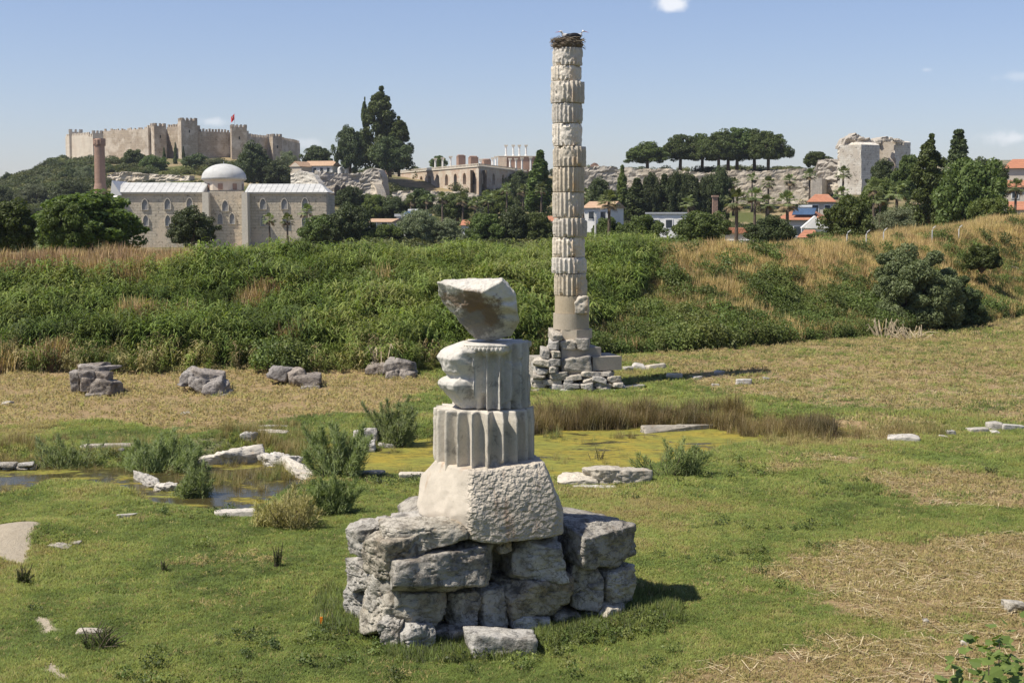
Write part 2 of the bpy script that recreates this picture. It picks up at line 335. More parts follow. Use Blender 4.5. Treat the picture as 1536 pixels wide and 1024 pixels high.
def pondmat(alg):
    def f(k):
        v = k.coord('Object'); a = k.mr(k.noise(k.scalev(v, (1, 1.6, 1)), .62, 10, .7, .3), .55-alg, .66-alg)
        c = k.mix(k.mr(k.noise(v, .5, 7, .68), .38, .62), (.29, .225, .04), (.21, .21, .045)); c = k.mix(k.mr(k.noise(k.scalev(v, (1, 2.2, 1)), 2.6, 9, .8, .5), .46, .60, 0, .8), c, (.10, .095, .028)); c = k.mix(k.mr(k.noise(k.scalev(v, (1, 3, 1)), 1.1, 9, .8), .56, .64, 0, .8), c, (.07, .06, .02))
        k.l.new(k.mix(a, (.05, .042, .018), c), k.b.inputs['Base Color']); k.l.new(k.mr(a, 0, 1, .04, .75), k.b.inputs['Roughness']); k.b.inputs['IOR'].default_value = 1.2; k.b.inputs['Specular IOR Level'].default_value = .3
        k.l.new(k.bump(k.noise(k.scalev(v, (1, 2, 1)), 5, 4), .09, .03, k.bump(k.math('MULTIPLY', a, k.noise(v, 25, 5, .7)), .4, .03)), k.b.inputs['Normal'])
    return mat('water', f)
for r, alg, zw in zip(PONDS, (.21, .055), (-.2, -.208)):
    p = r.p; c = p.mean(0); x0, y0 = p.min(0)-1.3; x1, y1 = p.max(0)+1.3
    mb = MB(); gx = np.linspace(x0, x1, 60); gy = np.linspace(y0, y1, 40); X, Yg = np.meshgrid(gx, gy); sdm = r.sd(X, Yg)
    VV = np.stack([X, Yg, np.full_like(X, zw)], -1).reshape(-1, 3); idx = np.arange(60*40).reshape(40, 60)
    ok = (sdm[:-1, :-1] > -1.2); q = np.stack([idx[:-1, :-1], idx[:-1, 1:], idx[1:, 1:], idx[1:, :-1]], -1)[ok]
    tag(link('water', fastmesh('water', VV, q, pondmat(alg))), kind='structure')
# ------------------------------------------------------------------ scatter (geometry nodes, prototypes inside the object's own mesh)
def gn_tree():
    ng = bpy.data.node_groups.new('scatter', 'GeometryNodeTree'); ng.interface.new_socket('Geometry', in_out='INPUT', socket_type='NodeSocketGeometry'); ng.interface.new_socket('Geometry', in_out='OUTPUT', socket_type='NodeSocketGeometry')
    N = ng.nodes; L = ng.links; i = N.new('NodeGroupInput'); o = N.new('NodeGroupOutput')
    def att(nm, t):
        a = N.new('GeometryNodeInputNamedAttribute'); a.data_type = t; a.inputs[0].default_value = nm; return a.outputs[0]
    cmp_ = N.new('FunctionNodeCompare'); cmp_.data_type = 'INT'; cmp_.operation = 'GREATER_EQUAL'
    isock = [s for s in cmp_.inputs if s.type == 'INT']; L.new(att('pid', 'INT'), isock[0]); isock[1].default_value = 0
    sep = N.new('GeometryNodeSeparateGeometry'); sep.domain = 'POINT'; L.new(i.outputs[0], sep.inputs[0]); L.new(cmp_.outputs[0], sep.inputs[1])
    sp = N.new('GeometryNodeSplitToInstances'); sp.domain = 'POINT'; L.new(sep.outputs[0], sp.inputs[0]); L.new(att('pid', 'INT'), sp.inputs['Group ID'])
    ip = N.new('GeometryNodeInstanceOnPoints'); L.new(sep.outputs[1], ip.inputs['Points']); L.new(sp.outputs[0], ip.inputs['Instance']); ip.inputs['Pick Instance'].default_value = True
    L.new(att('idx', 'INT'), ip.inputs['Instance Index']); L.new(att('rot', 'FLOAT_VECTOR'), ip.inputs['Rotation']); L.new(att('scl', 'FLOAT_VECTOR'), ip.inputs['Scale']); L.new(ip.outputs[0], o.inputs[0])
    return ng
GN = gn_tree()
def stuff(name, label, cat, pts, rot, scl, tint_, protos, material, rng):
    pv = np.concatenate([p[0] for p in protos]); off = 0; fs = []
    for p in protos: fs.append(np.asarray(p[1])+off); off += len(p[0])
    fs = np.concatenate(fs); Vv = np.concatenate([pv, pts]); me = fastmesh(name, Vv, fs, material)
    n = len(pts); m = len(pv)
    def at(nm, t, key, a): q = me.attributes.new(nm, t, 'POINT'); q.data.foreach_set(key, a.ravel())
    at('pid', 'INT', 'value', np.concatenate([np.full(len(p[0]), i, np.int32) for i, p in enumerate(protos)]+[np.full(n, -1, np.int32)]))
    at('idx', 'INT', 'value', np.concatenate([np.zeros(m, np.int32), rng.integers(0, len(protos), n).astype(np.int32)]))
    at('rot', 'FLOAT_VECTOR', 'vector', np.concatenate([np.zeros((m, 3)), rot]).astype(np.float32))
    at('scl', 'FLOAT_VECTOR', 'vector', np.concatenate([np.ones((m, 3)), scl]).astype(np.float32))
    at('tint', 'FLOAT', 'value', np.concatenate([np.zeros(m), tint_]).astype(np.float32))
    o = link(name, me); md = o.modifiers.new('scatter', 'NODES'); md.node_group = GN
    return tag(o, label, cat, kind='stuff')
def blades(rng, n, h, wd, spread, lean, seg=3, hv=.4, droop=.5):
    """n curved blades as quads strips"""
    V = []; Fq = []
    for i in range(n):
        a = rng.uniform(0, 2*math.pi); r = spread*math.sqrt(rng.random()); b = np.array([r*math.cos(a), r*math.sin(a), 0]); d = rng.uniform(0, 2*math.pi); D = np.array([math.cos(d), math.sin(d), 0])
        hh = h*(1-hv*rng.random()); ln = lean*rng.uniform(.2, 1); sd = np.array([-D[1], D[0], 0])*wd*rng.uniform(.7, 1.2); k = len(V)
        for j in range(seg+1):
            t = j/seg; p = b+D*hh*ln*t**1.8+np.array([0, 0, hh*(t-droop*ln*t*t*.6)]); q = sd*(1-t**1.5)*.5+sd*.04
            V += [p-q, p+q]
        Fq += [(k+2*j, k+2*j+1, k+2*j+3, k+2*j+2) for j in range(seg)]
    return np.array(V), np.array(Fq)
def reed(rng, stems, h, lw, ll, nl, lean=.12):
    V = []; Fq = []
    for s_ in range(stems):
        a = rng.uniform(0, 2*math.pi); b = np.array([math.cos(a), math.sin(a), 0])*rng.uniform(0, .35); top = b+np.array([rng.normal(0, lean)*h, rng.normal(0, lean)*h, h*rng.uniform(.7, 1.05)])
        k = len(V); q = np.array([.012, 0, 0]); V += [b-q, b+q, top+q*.4, top-q*.4]; Fq.append((k, k+1, k+2, k+3))
        for j in range(nl):
            t = .25+.75*(j+rng.random()*.5)/nl; p = b+(top-b)*t; d = rng.uniform(0, 2*math.pi); D = np.array([math.cos(d), math.sin(d), 0]); sd = np.array([-D[1], D[0], 0])*lw*.5; L_ = ll*rng.uniform(.6, 1.1)
            k = len(V); el = rng.uniform(.3, 1.1)
            for m_, (f, wf) in enumerate(((0, .5), (.4, 1), (.75, .8), (1, .08))):
                c = p+D*L_*f*math.cos(el)+np.array([0, 0, L_*(f*math.sin(el)-.75*f*f)]); V += [c-sd*wf, c+sd*wf]
            Fq += [(k+2*m_, k+2*m_+1, k+2*m_+3, k+2*m_+2) for m_ in range(3)]
    return np.array(V), np.array(Fq)
def leafcloud(rng, cen, rad, per, size, flat=1.0, asp=1.6, shell=.5):
    cen = np.asarray(cen, float); rad = np.asarray(rad, float); n = len(cen)*per; c = np.repeat(cen, per, 0); r = np.repeat(rad, per)
    d = rng.normal(size=(n, 3)); d /= np.linalg.norm(d, axis=1)[:, None]; p = c+d*(r*(shell+(1-shell)*rng.random(n)**.5))[:, None]*np.array([1, 1, flat])
    nrm = d*.6+rng.normal(size=(n, 3))*.6+np.array([0, 0, .35]); nrm /= np.linalg.norm(nrm, axis=1)[:, None]
    u = np.cross(nrm, rng.normal(size=(n, 3))); u /= np.linalg.norm(u, axis=1)[:, None]; v = np.cross(nrm, u); s_ = (size*rng.uniform(.6, 1.3, n))[:, None]
    a = p-u*s_*asp*.5; b = p+v*s_*.5; e = p+u*s_*asp*.5+nrm*s_*.12; g = p-v*s_*.5
    V = np.stack([a, b, e, g], 1).reshape(-1, 3); return V, np.arange(n*4).reshape(-1, 4)
# ------------------------------------------------------------------ stones
M = {}
M['marble'] = stone('weathered_marble', (.63, .575, .485), (.51, .465, .39), (.20, .19, .17), .34, (.42, .34, .25), .35, 1.2, .5, .02, True)
M['kerb'] = stone('weathered_kerbstone', (0.534, 0.487, 0.410), (0.431, 0.395, 0.338), (0.175, 0.164, 0.144), .12, (0.410, 0.308, 0.205), .25, 1.2, .45, .02, crack=True)
M['marble_stain'] = stone('stained_marble', (0.510, 0.475, 0.414), (0.317, 0.299, 0.273), (0.114, 0.106, 0.097), .5, (0.176, 0.106, 0.048), .85, 1.5, .6, .03)
M['pick'] = stone('picked_marble', (.56, .48, .38), (.48, .40, .31), (.2, .17, .13), .12, (.36, .24, .15), .4, 1.0, .5, .02, True)
def pickf(k):
    v = k.coord(); sx = k.new('SeparateXYZ'); k.l.new(v, sx.inputs[0])
    col = k.mix(k.mr(k.noise(v, 1.5, 6, .6), .35, .65), (.52, .46, .375), (.42, .37, .30)); col = k.mix(k.mr(k.noise(k.scalev(v, (2.2, 2.2, .35)), 1.6, 5, .6), .56, .72, 0, .65), col, (.34, .22, .14))
    col = k.mix(k.mr(k.noise(v, 16, 6, .75), .56, .72, 0, .5), col, (.22, .19, .15)); k.l.new(col, k.b.inputs['Base Color'])
    g = k.new('NewGeometry'); f = k.mr(k.math('ADD', sx.outputs[0], .0), -.42, -.30)
    b = k.new('Bump'); k.l.new(k.noise(k.scalev(v, (1, 1, 1.15)), 13, 2, .45, .25), b.inputs['Height']); b.inputs['Distance'].default_value = .09; k.l.new(f, b.inputs['Strength'])
    k.l.new(k.bump(k.noise(v, 34, 5, .7), .5, .012, b.outputs[0]), k.b.inputs['Normal'])
M['pick'] = mat('picked_marble', pickf)
M['grey'] = stone('grey_block', (.52, .47, .385), (.36, .32, .26), (.10, .09, .075), .62, (.36, .26, .165), .55, 1.3, .9, .06, crack=True)
M['grey2'] = stone('pale_block', (.54, .50, .43), (.39, .36, .30), (.13, .115, .095), .5, (.36, .27, .18), .5, 1.3, .8, .05, crack=True)
M['far_marble'] = stone('column_marble', (0.683, 0.608, 0.499), (0.560, 0.499, 0.408), (0.268, 0.232, 0.183), .1, (0.560, 0.328, 0.134), .55, .55, .5, .04, True)
M['conc'] = stone('restoration_concrete', (0.450, 0.387, 0.297), (0.396, 0.338, 0.257), (0.270, 0.225, 0.162), .05, None, 0, .6, .15, .01, False, False)
M['rubble'] = stone('pale_rubble', (0.539, 0.492, 0.418), (0.428, 0.390, 0.335), (0.158, 0.139, 0.121), .22, (0.335, 0.260, 0.167), .3, .8, .7, .06, crack=True)
M['mauve'] = stone('mauve_grey_stone', (.40, .35, .30), (.29, .255, .22), (.09, .08, .075), .45, (.26, .2, .14), .3, .9, .8, .08, crack=True)
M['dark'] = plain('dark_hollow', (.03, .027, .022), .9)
def fragf(k):
    v = k.coord(); col = k.mix(k.mr(k.noise(v, 2.5, 6, .6), .35, .65), (.60, .56, .49), (.46, .43, .37))
    def blob(c, r, colr, amt):
        nonlocal col
        s_ = k.new('VectorMath', operation='SUBTRACT'); k.l.new(v, s_.inputs[0]); s_.inputs[1].default_value = c; d_ = k.new('VectorMath', operation='DIVIDE'); k.l.new(s_.outputs[0], d_.inputs[0]); d_.inputs[1].default_value = r
        ln = k.new('VectorMath', operation='LENGTH'); k.l.new(d_.outputs[0], ln.inputs[0]); q = k.math('ADD', ln.outputs['Value'], k.mr(k.noise(v, 4, 8, .75), 0, 1, -.9, .9)); col = k.mix(k.mr(q, .6, 1.1, amt, 0), col, colr)
    blob((.0, -.3, .36), (.5, 1.5, .42), (.15, .14, .13), .9); blob((-.22, -.4, .68), (.5, 1.5, .2), (.17, .105, .055), .8); blob((.16, -.4, .46), (.2, 1.5, .26), (.16, .105, .06), .7)
    col = k.mix(k.mr(k.noise(v, 12, 8, .75), .55, .7, 0, .6), col, (.13, .12, .105)); k.l.new(col, k.b.inputs['Base Color'])
    k.l.new(k.bump(k.noise(v, 26, 6, .7), .8, .02, k.bump(k.noise(v, 6, 8, .65), .6, .06)), k.b.inputs['Normal'])
M['marble_stain'] = mat('stained_marble', fragf)
_cg = {}
def cubegrid(n):
    if n in _cg: return _cg[n]
    pts = {}; F_ = []
    def idx(p): return pts.setdefault(p, len(pts))
    for ax in range(3):
        for s in (0, n):
            for i in range(n):
                for j in range(n):
                    q = []
                    for a, b in ((i, j), (i+1, j), (i+1, j+1), (i, j+1)):
                        p = [0, 0, 0]; p[ax] = s; p[(ax+1) % 3] = a; p[(ax+2) % 3] = b; q.append(idx(tuple(p)))
                    F_.append(q if s else q[::-1])
    V = np.array(list(pts.keys()), float)/n*2-1
    V = np.tan(V*.72)/math.tan(.72)
    _cg[n] = (V, np.array(F_)); return _cg[n]
def rock(hx, hy, hz, seed, res=20, chips=11, k=44, amp=.05, tilt=.1, freq=None, chipd=(.70, .93), flat_top=False):
    rg = np.random.default_rng(seed); D, Fq = cubegrid(res); h = np.array([hx, hy, hz]); p = D*h
    N = []; d = []
    for ax in range(3):
        for s in (-1, 1):
            n = rg.normal(0, tilt, 3); n[ax] = s
            if flat_top and ax == 2: n = np.array([0, 0, s])+rg.normal(0, .02, 3)
            n /= np.linalg.norm(n); N.append(n); d.append(h[ax]*rg.uniform(.93, 1.0))
    for i in range(chips):
        c = rg.choice([-1, 1], 3)*rg.uniform(.15, 1, 3)
        if rg.random() < .6: c[rg.integers(3)] *= .15
        n = c/h; n /= np.linalg.norm(n); sup = np.abs(n*h).sum(); N.append(n); d.append(sup*rg.uniform(*chipd))
    N = np.array(N); d = np.array(d); q = np.maximum(p@N.T, 1e-6)/d
    r = (q**k).sum(1)**(-1/k); V = p*r[:, None]; m = min(hx, hy, hz); f = freq or 1.4/m
    nn = V/np.linalg.norm(V, axis=1)[:, None]
    dsp = fbm(V*f+seed*3.1, 4, seed % 97)*.6-np.abs(fbm(V*f*.7+7+seed, 3, 11))*.7+.25
    V = V+nn*(dsp*amp*m*2)[:, None]
    if res >= 30:
        w2 = 1-np.abs(fbm(V*np.array([3.2, 3.2, 5.5])+seed*1.7, 4, seed % 31)); V = V-nn*(ss(.86, .99, w2)*.03+ss(.0, .5, fbm(V*9+seed, 3, 3))*.010)[:, None]
    return V, Fq
def rockmesh(name, m, *a, **k): V, Fq = rock(*a, **k); return fastmesh(name, V, Fq, m, True)
def hullrock(pts, seed, res=40, k=40, amp=.03, freq=2.2):
    bm = bmesh.new(); [bm.verts.new(p) for p in pts]; bmesh.ops.convex_hull(bm, input=bm.verts); bmesh.ops.recalc_face_normals(bm, faces=bm.faces); bm.normal_update()
    P_ = np.array(pts); c = P_.mean(0); N = []; d = []
    for f in bm.faces:
        n = np.array(f.normal); e = (np.array(f.verts[0].co)-c)@n
        if e < 0: n, e = -n, -e
        N.append(n); d.append(e)
    bm.free(); D, Fq = cubegrid(res); h = (P_.max(0)-P_.min(0))/2; p = D*h; q = np.maximum(p@np.array(N).T, 1e-6)/np.array(d); r = (q**k).sum(1)**(-1/k)
    V = p*r[:, None]; nn = V/np.linalg.norm(V, axis=1)[:, None]
    V = V+nn*((fbm(V*freq+seed, 4, seed)*.6-np.abs(fbm(V*freq*1.7+3, 3, seed+5))*.5+.1)*amp*2)[:, None]
    return V+c, Fq
def drum(r, h, nfl, seed, depth=.13, erode=.5, per=10, nz=22, phase=0, scar=(), ch=.22):
    nt = nfl*per; th = np.arange(nt)*2*math.pi/nt+phase; z = np.linspace(0, h, nz); T, Z = np.meshgrid(th, z)
    fr = (T-phase)*nfl/(2*math.pi) % 1; fl = np.sin(math.pi*np.clip((fr-.06)/.88, 0, 1))**.65
    ct, st = np.cos(T), np.sin(T); q = np.stack([ct*r, st*r, Z], -1); e = fbm(q*(1.3/r)+seed*5.7, 4, seed)
    er = ss(.62-erode*.5, .8-erode*.3, e)                   # battered areas where the flutes are gone
    for a0, aw, z0, z1, amt in scar: er = np.maximum(er, amt*ss(aw*1.15, aw*.75, np.abs((T-a0+math.pi) % (2*math.pi)-math.pi)+.08*e)*ss(z0-.05, z0+.04, Z+.05*e)*ss(z1+.05, z1-.04, Z+.05*e))
    rr = r*(1-depth*fl*(1-er)-er*depth*(.75+.35*fbm(q*(3/r), 3, seed+3)))
    chip = np.abs(fbm(q*(5/r)+9, 3, seed+8)); edge = np.minimum(Z, h-Z)/h
    ec = fbm(np.stack([ct*3.1, st*3.1, Z/h*1.5+seed], -1), 3, seed+14); rr -= r*(.02+ch*ss(.12, .75, ec))*np.maximum(0, .16-edge)/.16; rr += r*(.014 if ch > .1 else .006)*fbm(q*(7/r), 4, seed+2)
    V = np.stack([ct*rr, st*rr, Z], -1).reshape(-1, 3); i = np.arange(nz-1)[:, None]*nt; j = np.arange(nt)[None, :]; jn = (j+1) % nt
    Fq = np.stack([(i+j), (i+jn), (i+nt+jn), (i+nt+j)], -1).reshape(-1, 4)
    # caps: inner rings
    base = len(V); vs = [V]; Fs = [Fq]; prev_b = np.arange(nt); prev_t = np.arange(nt)+(nz-1)*nt; n = base
    for s_, zz in ((.55, None), (.02, None)):
        b = V[:nt]*[s_, s_, 1]; t = V[-nt:]*[s_, s_, 1]; b[:, 2] = 0; t[:, 2] = h; vs += [b, t]; ib = n+np.arange(nt); it = ib+nt; n += 2*nt; a = np.arange(nt); an = (a+1) % nt
        Fs += [np.stack([prev_b[an], prev_b[a], ib[a], ib[an]], -1), np.stack([prev_t[a], prev_t[an], it[an], it[a]], -1)]; prev_b, prev_t = ib, it
    return np.concatenate(vs), np.concatenate(Fs)
# ------------------------------------------------------------------ the near column stack
G0 = hit(735, 935); YB = 23.6; K = F/YB
near = thing('ruined_column', 'stacked marble column fragments on a rough grey block pedestal, nearest the camera', 'column', (0, 0, 0))
def W(px, py, Y): return np.array(P(px, py, Y))
def addpart(name, V, Fq, m, parent=near, smooth=True): return link(name, fastmesh(name, V, Fq, m, smooth), parent)
def block(name, x0, x1, yt, yb, Y, dep, rz, seed, m, parent=near, **kw):
    a = W(x0, (yt+yb)/2, Y); b = W(x1, (yt+yb)/2, Y); zt = W(x0, yt, Y)[2]; zb = W(x0, yb, Y)[2]
    wd = (b[0]-a[0])/math.cos(rz)*kw.pop('ws', 1); mid = (a+b)/2; cx = mid[0]-math.sin(rz)*dep/2; cy = Y+math.cos(rz)*dep/2
    V, Fq = rock(wd/2*.96, dep/2, (zt-zb)/2*1.0, seed, **{**dict(res=44, amp=.10, chips=16, tilt=.12, k=60, chipd=(.67, .95)), **kw}); o = addpart(name, V, Fq, m, parent)
    o.location = (cx, cy, (zt+zb)/2); o.rotation_euler.z = rz; return o
A = R(22); AL = R(-48)
def YF(px): return 22.15+(px-600)/360*1.7          # the front face line
fb = [ # x0,x1,ytop(front edge),ybot, depth, rz, material, depth shift
 (584, 770, 828, 896, 1.2, A, 'grey', -.16), (772, 862, 804, 878, 1.1, A, 'grey2', .0), (860, 966, 786, 856, 1.2, A, 'grey', -.05),
 (572, 680, 884, 956, 1.1, A, 'grey2', -.05), (674, 728, 884, 950, 1.1, A, 'grey', .08), (722, 768, 880, 948, .9, A+.2, 'grey2', .12), (758, 862, 870, 930, 1.0, A, 'grey', .0), (856, 915, 848, 924, 1.0, A-.1, 'grey', .05), (909, 962, 850, 914, 1.0, A+.1, 'grey2', .0),
 (606, 662, 938, 996, .8, A+.15, 'grey2', -.38), (660, 722, 944, 982, .9, A, 'grey', -.16), (718, 775, 938, 968, 1.0, A, 'grey', -.02), (770, 838, 922, 948, 1.0, A, 'grey2', -.05), (832, 880, 916, 944, 1.0, A, 'grey', .05), (876, 916, 912, 944, .8, A, 'grey2', .1), (908, 952, 904, 946, .9, A+.3, 'grey2', -.15),
 (562, 608, 926, 974, .6, A-.5, 'grey', -.1), (742, 776, 806, 834, .6, A, 'grey', .15), (700, 744, 814, 832, .6, A, 'grey2', .1)]
for i, (x0, x1, a, b, dep, rz, m, sh) in enumerate(fb): block('foundation_block', x0+3, x1-3, a+1.5, b-1.5, YF((x0+x1)/2)+sh, dep, rz, 31+i, M[m])
lb = [(532, 592, 800, 868, 22.35, .9, 'grey', AL), (510, 545, 786, 832, 23.35, .9, 'grey2', AL), (540, 592, 864, 920, 22.4, .7, 'grey2', AL), (514, 552, 834, 886, 23.2, .8, 'grey', AL), (540, 580, 905, 950, 22.75, .7, 'grey', AL), (513, 548, 882, 932, 23.4, .8, 'grey2', AL)]
for i, (x0, x1, a, b, Y, dep, m, rz) in enumerate(lb): block('foundation_block', x0, x1, a, b, Y, dep, rz, 61+i, M[m], ws=1.05)
tb = [(576, 708, 786, 824, 22.4, .95, R(14), 'grey2'), (586, 700, 776, 800, 24.2, .7, R(10), 'grey'), (520, 600, 790, 812, 24.3, 1.0, R(-10), 'grey'), (690, 775, 814, 850, 23.8, .9, A, 'grey2')]
for i, (x0, x1, a, b, Y, dep, rz, m) in enumerate(tb): block('foundation_block', x0, x1, a, b, Y, dep, rz, 81+i, M[m])
# hearting behind the facing blocks
for i, (cx, cy, cz, hx, hy, hz) in enumerate([(-.2, 25.1, .5, 1.5, 1.1, .6), (-.9, 25.2, 1.2, 1.0, .9, .45), (.7, 25.4, 1.0, 1.0, .9, .45)]):
    V, Fq = rock(hx, hy, hz, 90+i, res=18); o = addpart('foundation_block', V, Fq, M['grey']); o.location = (cx, cy, cz); o.rotation_euler.z = A
# plinth
pc = W(735, 806, 23.6)
pl = [(-1.18, .35, .98), (-.92, .1, 1.30), (-.27, -.72, 1.24), (.93, -.22, 1.32), (.72, .95, 1.34), (-.6, 1.0, 1.34), (-1.24, .1, .52), (-1.20, -.1, .42), (-.30, -.93, .16), (.05, -.86, .09), (1.0, -.50, .10), (1.24, -.3, .12), (1.24, -.1, .5), (1.05, .6, .0), (-.8, .7, .1), (-1.1, .6, .5), (.98, -.34, 1.1), (-.30, -.98, .6), (1.16, -.36, .6)]
V, Fq = hullrock(pl, 4, 64, 110, .018, 1.8); o = addpart('plinth_block', V, Fq, M['pick']); o.location = pc
# lower drum
dc = W(726, 697, 24.0); V, Fq = drum(.865, 1.0, 20, 3, .22, .12, 12, 34, .1, [(-1.25, .13, -.1, .13, 1)], .05)
o = addpart('fluted_drum', V, Fq, M['marble']); o.location = dc
# upper drum with egg moulding and broken left side
uc = W(741, 608, 24.0)
def upper():
    nt, nz = 360, 70; h = 1.1; th = np.arange(nt)*2*math.pi/nt; z = np.linspace(0, h, nz); T, Z = np.meshgrid(th, z); q = np.stack([np.cos(T), np.sin(T), Z], -1)
    fr = (T*18/(2*math.pi)) % 1; fl = np.sin(math.pi*fr)**.6; fl *= 1-(1-ss(1.0, .86, Z+.12*(1-fl)))*ss(3.75, 3.95, T)*ss(5.25, 5.05, T)
    r = .62*(1-.26*fl); rw = ss(3.75, 3.95, T)*ss(5.25, 5.05, T); r += .055*ss(.9, .97, Z)*ss(1.1, 1.06, Z)*rw; r += .02*(1-rw)*ss(.2, 1.1, Z)
    lz = [0, .05, .12, .33, .40, .47, .50, .56, .62, .72, .84, .92, 1.0, 1.06, 1.1]; lr = [.60, .66, .72, .93, .95, .90, .78, .76, .84, .88, .93, .88, .78, .62, .50]
    da = np.abs((T-math.pi-.12+math.pi) % (2*math.pi)-math.pi); wgt = ss(1.12, .35, da+.12*fbm(q*2.2, 3, 4)); bl = np.interp(Z, lz, lr)+.05*fbm(q*3.5, 4, 9)
    r = r*(1-wgt)+bl*wgt; sc_ = ss(.26, .1, np.abs((T-4.25) % (2*math.pi)))*ss(.3, .2, Z+.05*fbm(q*4, 2, 1)); r -= .06*sc_
    e = ss(.35, .6, fbm(q*2.3+4, 4, 21)); r -= e*.05*(1-wgt); r += .012*fbm(q*9, 3, 5)
    V = np.stack([np.cos(T)*r, np.sin(T)*r, Z], -1).reshape(-1, 3); i = np.arange(nz-1)[:, None]*nt; j = np.arange(nt)[None, :]; jn = (j+1) % nt
    Fq = np.stack([i+j, i+jn, i+nt+jn, i+nt+j], -1).reshape(-1, 4); n = len(V); a = np.arange(nt); an = (a+1) % nt
    b = V[:nt]*[.02, .02, 1]; t = V[-nt:]*[.02, .02, 1]; tt = (nz-1)*nt
    return np.concatenate([V, b, t]), np.concatenate([Fq, np.stack([an, a, n+a, n+an], -1), np.stack([tt+a, tt+an, n+nt+an, n+nt+a], -1)])
V, Fq = upper(); ud = addpart('broken_drum', V, Fq, M['marble']); ud.location = uc
mb = MB(); D, FQ = cubegrid(5); D = D/np.linalg.norm(D, axis=1)[:, None]
for i in range(10):
    a = 4.1+i*.105-.15; mb.add(D*[.034, .034, .045]+[.665*math.cos(a), .665*math.sin(a), 1.015], FQ)
for i in range(10): 
    a = 4.1+i*.105-.15-.05; mb.tube([(.66*math.cos(a), .66*math.sin(a), .985), (.68*math.cos(a), .68*math.sin(a), 1.05)], [.008, .008], 4)
arc = [(.655*math.cos(a), .655*math.sin(a), 1.068) for a in np.linspace(3.9, 5.1, 24)]; mb.tube(arc, [.028]*24, 6)
link('egg_moulding', mb.mesh('egg_moulding', M['marble'], True), ud)
# top fragment
tcn = W(722, 508, 23.9)
tp = [(-.71, -.15, .97), (-.66, .3, .99), (-.73, .0, .75), (-.66, .1, .60), (.36, -.42, 1.02), (.34, .4, 1.02), (.58, -.30, .80), (.61, -.32, .50), (.62, -.15, .28), (.50, -.05, .08), (.58, .3, .75), (.14, -.02, .0), (-.10, .02, .02), (.1, .3, .0), (.45, .3, .1), (-.36, -.10, .42), (-.3, .3, .3), (-.25, -.42, .86), (.05, -.5, .84)]
V, Fq = hullrock([(x, y*1.35-.16, z) for x, y, z in tp], 12, 76, 200, .026, 3.4)
V = V-np.outer(.09*np.exp(-(((V[:, 0]-.45)/.16)**2+((V[:, 2]-.45)/.07)**2)), [0, -1, 0])-np.outer(.07*np.exp(-(((V[:, 0]-.42)/.14)**2+((V[:, 2]-.66)/.05)**2)), [0, -1, 0])
o = addpart('capital_fragment', V, Fq, M['marble_stain']); o.location = tcn
# ------------------------------------------------------------------ the standing column
CP = hit(858, 583); YC = CP.y+.9
col = thing('tall_column', 'tall standing white fluted column with a stork nest on its top', 'column', (P(856, 583, YC).x, YC, 0)); BX, BY = col.location.x, col.location.y
def zc(py): return P(856, py, YC).z
def xc(px): return P(px, 400, YC).x-BX
D_ = [(73, 100, 828, 873, .75, 0), (100, 123, 827, 872, .95, 1), (123, 156, 824, 875, .3, 0), (156, 186, 828, 873, .3, 0), (186, 220, 828, 874, .3, 2), (220, 251, 828, 877, .35, 3), (251, 289, 829, 877, .25, 0), (289, 327, 829, 876, .25, 0), (327, 356, 828, 879, .4, 0), (356, 386, 829, 879, .4, 4), (386, 410, 828, 880, .45, 4), (410, 443, 830, 881, .3, 5)]
scars = {0: [], 1: [(-1.3, .8, .1, .9, 1)], 2: [(-1.6, .55, .05, .75, 1), (-.5, .5, -.2, 1.2, 1)], 3: [(-1.7, .6, .35, .75, 1)], 4: [(-.6, .6, -.2, 1.2, 1)], 5: [(-.5, .45, -.2, 1.2, 1)]}
for i, (a, b, x0, x1, er, s_) in enumerate(D_):
    r = (xc(x1)-xc(x0))/2*(1.01+.015*math.sin(i*2.7)); cx = (xc(x1)+xc(x0))/2+.03*math.sin(i*4.1); h = zc(a)-zc(b)
    V, Fq = drum(r, h-.02, 22, 100+i*3, .125, er, 10, 26, .07*i, scars[s_]); o = addpart('fluted_drum', V, Fq, M['far_marble'], col); o.location = (cx, 0, zc(b)+.012)
MBx = lambda: MB()
m_ = MB().lathe([(.63, 0), (.63, zc(443)-zc(469))], 48); o = m_.build('concrete_drum', M['conc'], col, True); o.location = (xc(856), 0, zc(469)); o.data.shade_flat()
V, Fq = rock(.28, .4, .36, 141, res=16, amp=.12); o = addpart('column_stone', V, Fq, M['far_marble'], col); o.location = (xc(873), -.35, zc(457))
m_ = MB().lathe([(.72, 0), (.72, zc(469)-zc(493)-.01)], 48, (0, 0, 0)); o = m_.build('concrete_drum', M['conc'], col); o.location = (xc(857), 0, zc(493))
m_ = MB().lathe([(.78, 0), (.78, zc(493)-zc(507))], 8, rot=R(8)); o = m_.build('concrete_base', M['conc'], col); o.location = (xc(860), 0, zc(507))
m_ = MB().box(-.82, .82, -.8, .8, 0, zc(519)-zc(537), R(14)); o = m_.build('concrete_base', M['conc'], col); o.location = (xc(864), 0, zc(537))
m_ = MB().box(-.6, .6, -.85, .85, 0, zc(532)-zc(552), R(14)); o = m_.build('concrete_base', M['conc'], col); o.location = (xc(902), 0, zc(552))
m_ = MB().box(-1.5, 1.3, -.7, 1.2, -.2, zc(536), R(14)); o = m_.build('foundation_core', M['rubble'], col); o.location = (0, 0.2, 0)
rg = np.random.default_rng(7)
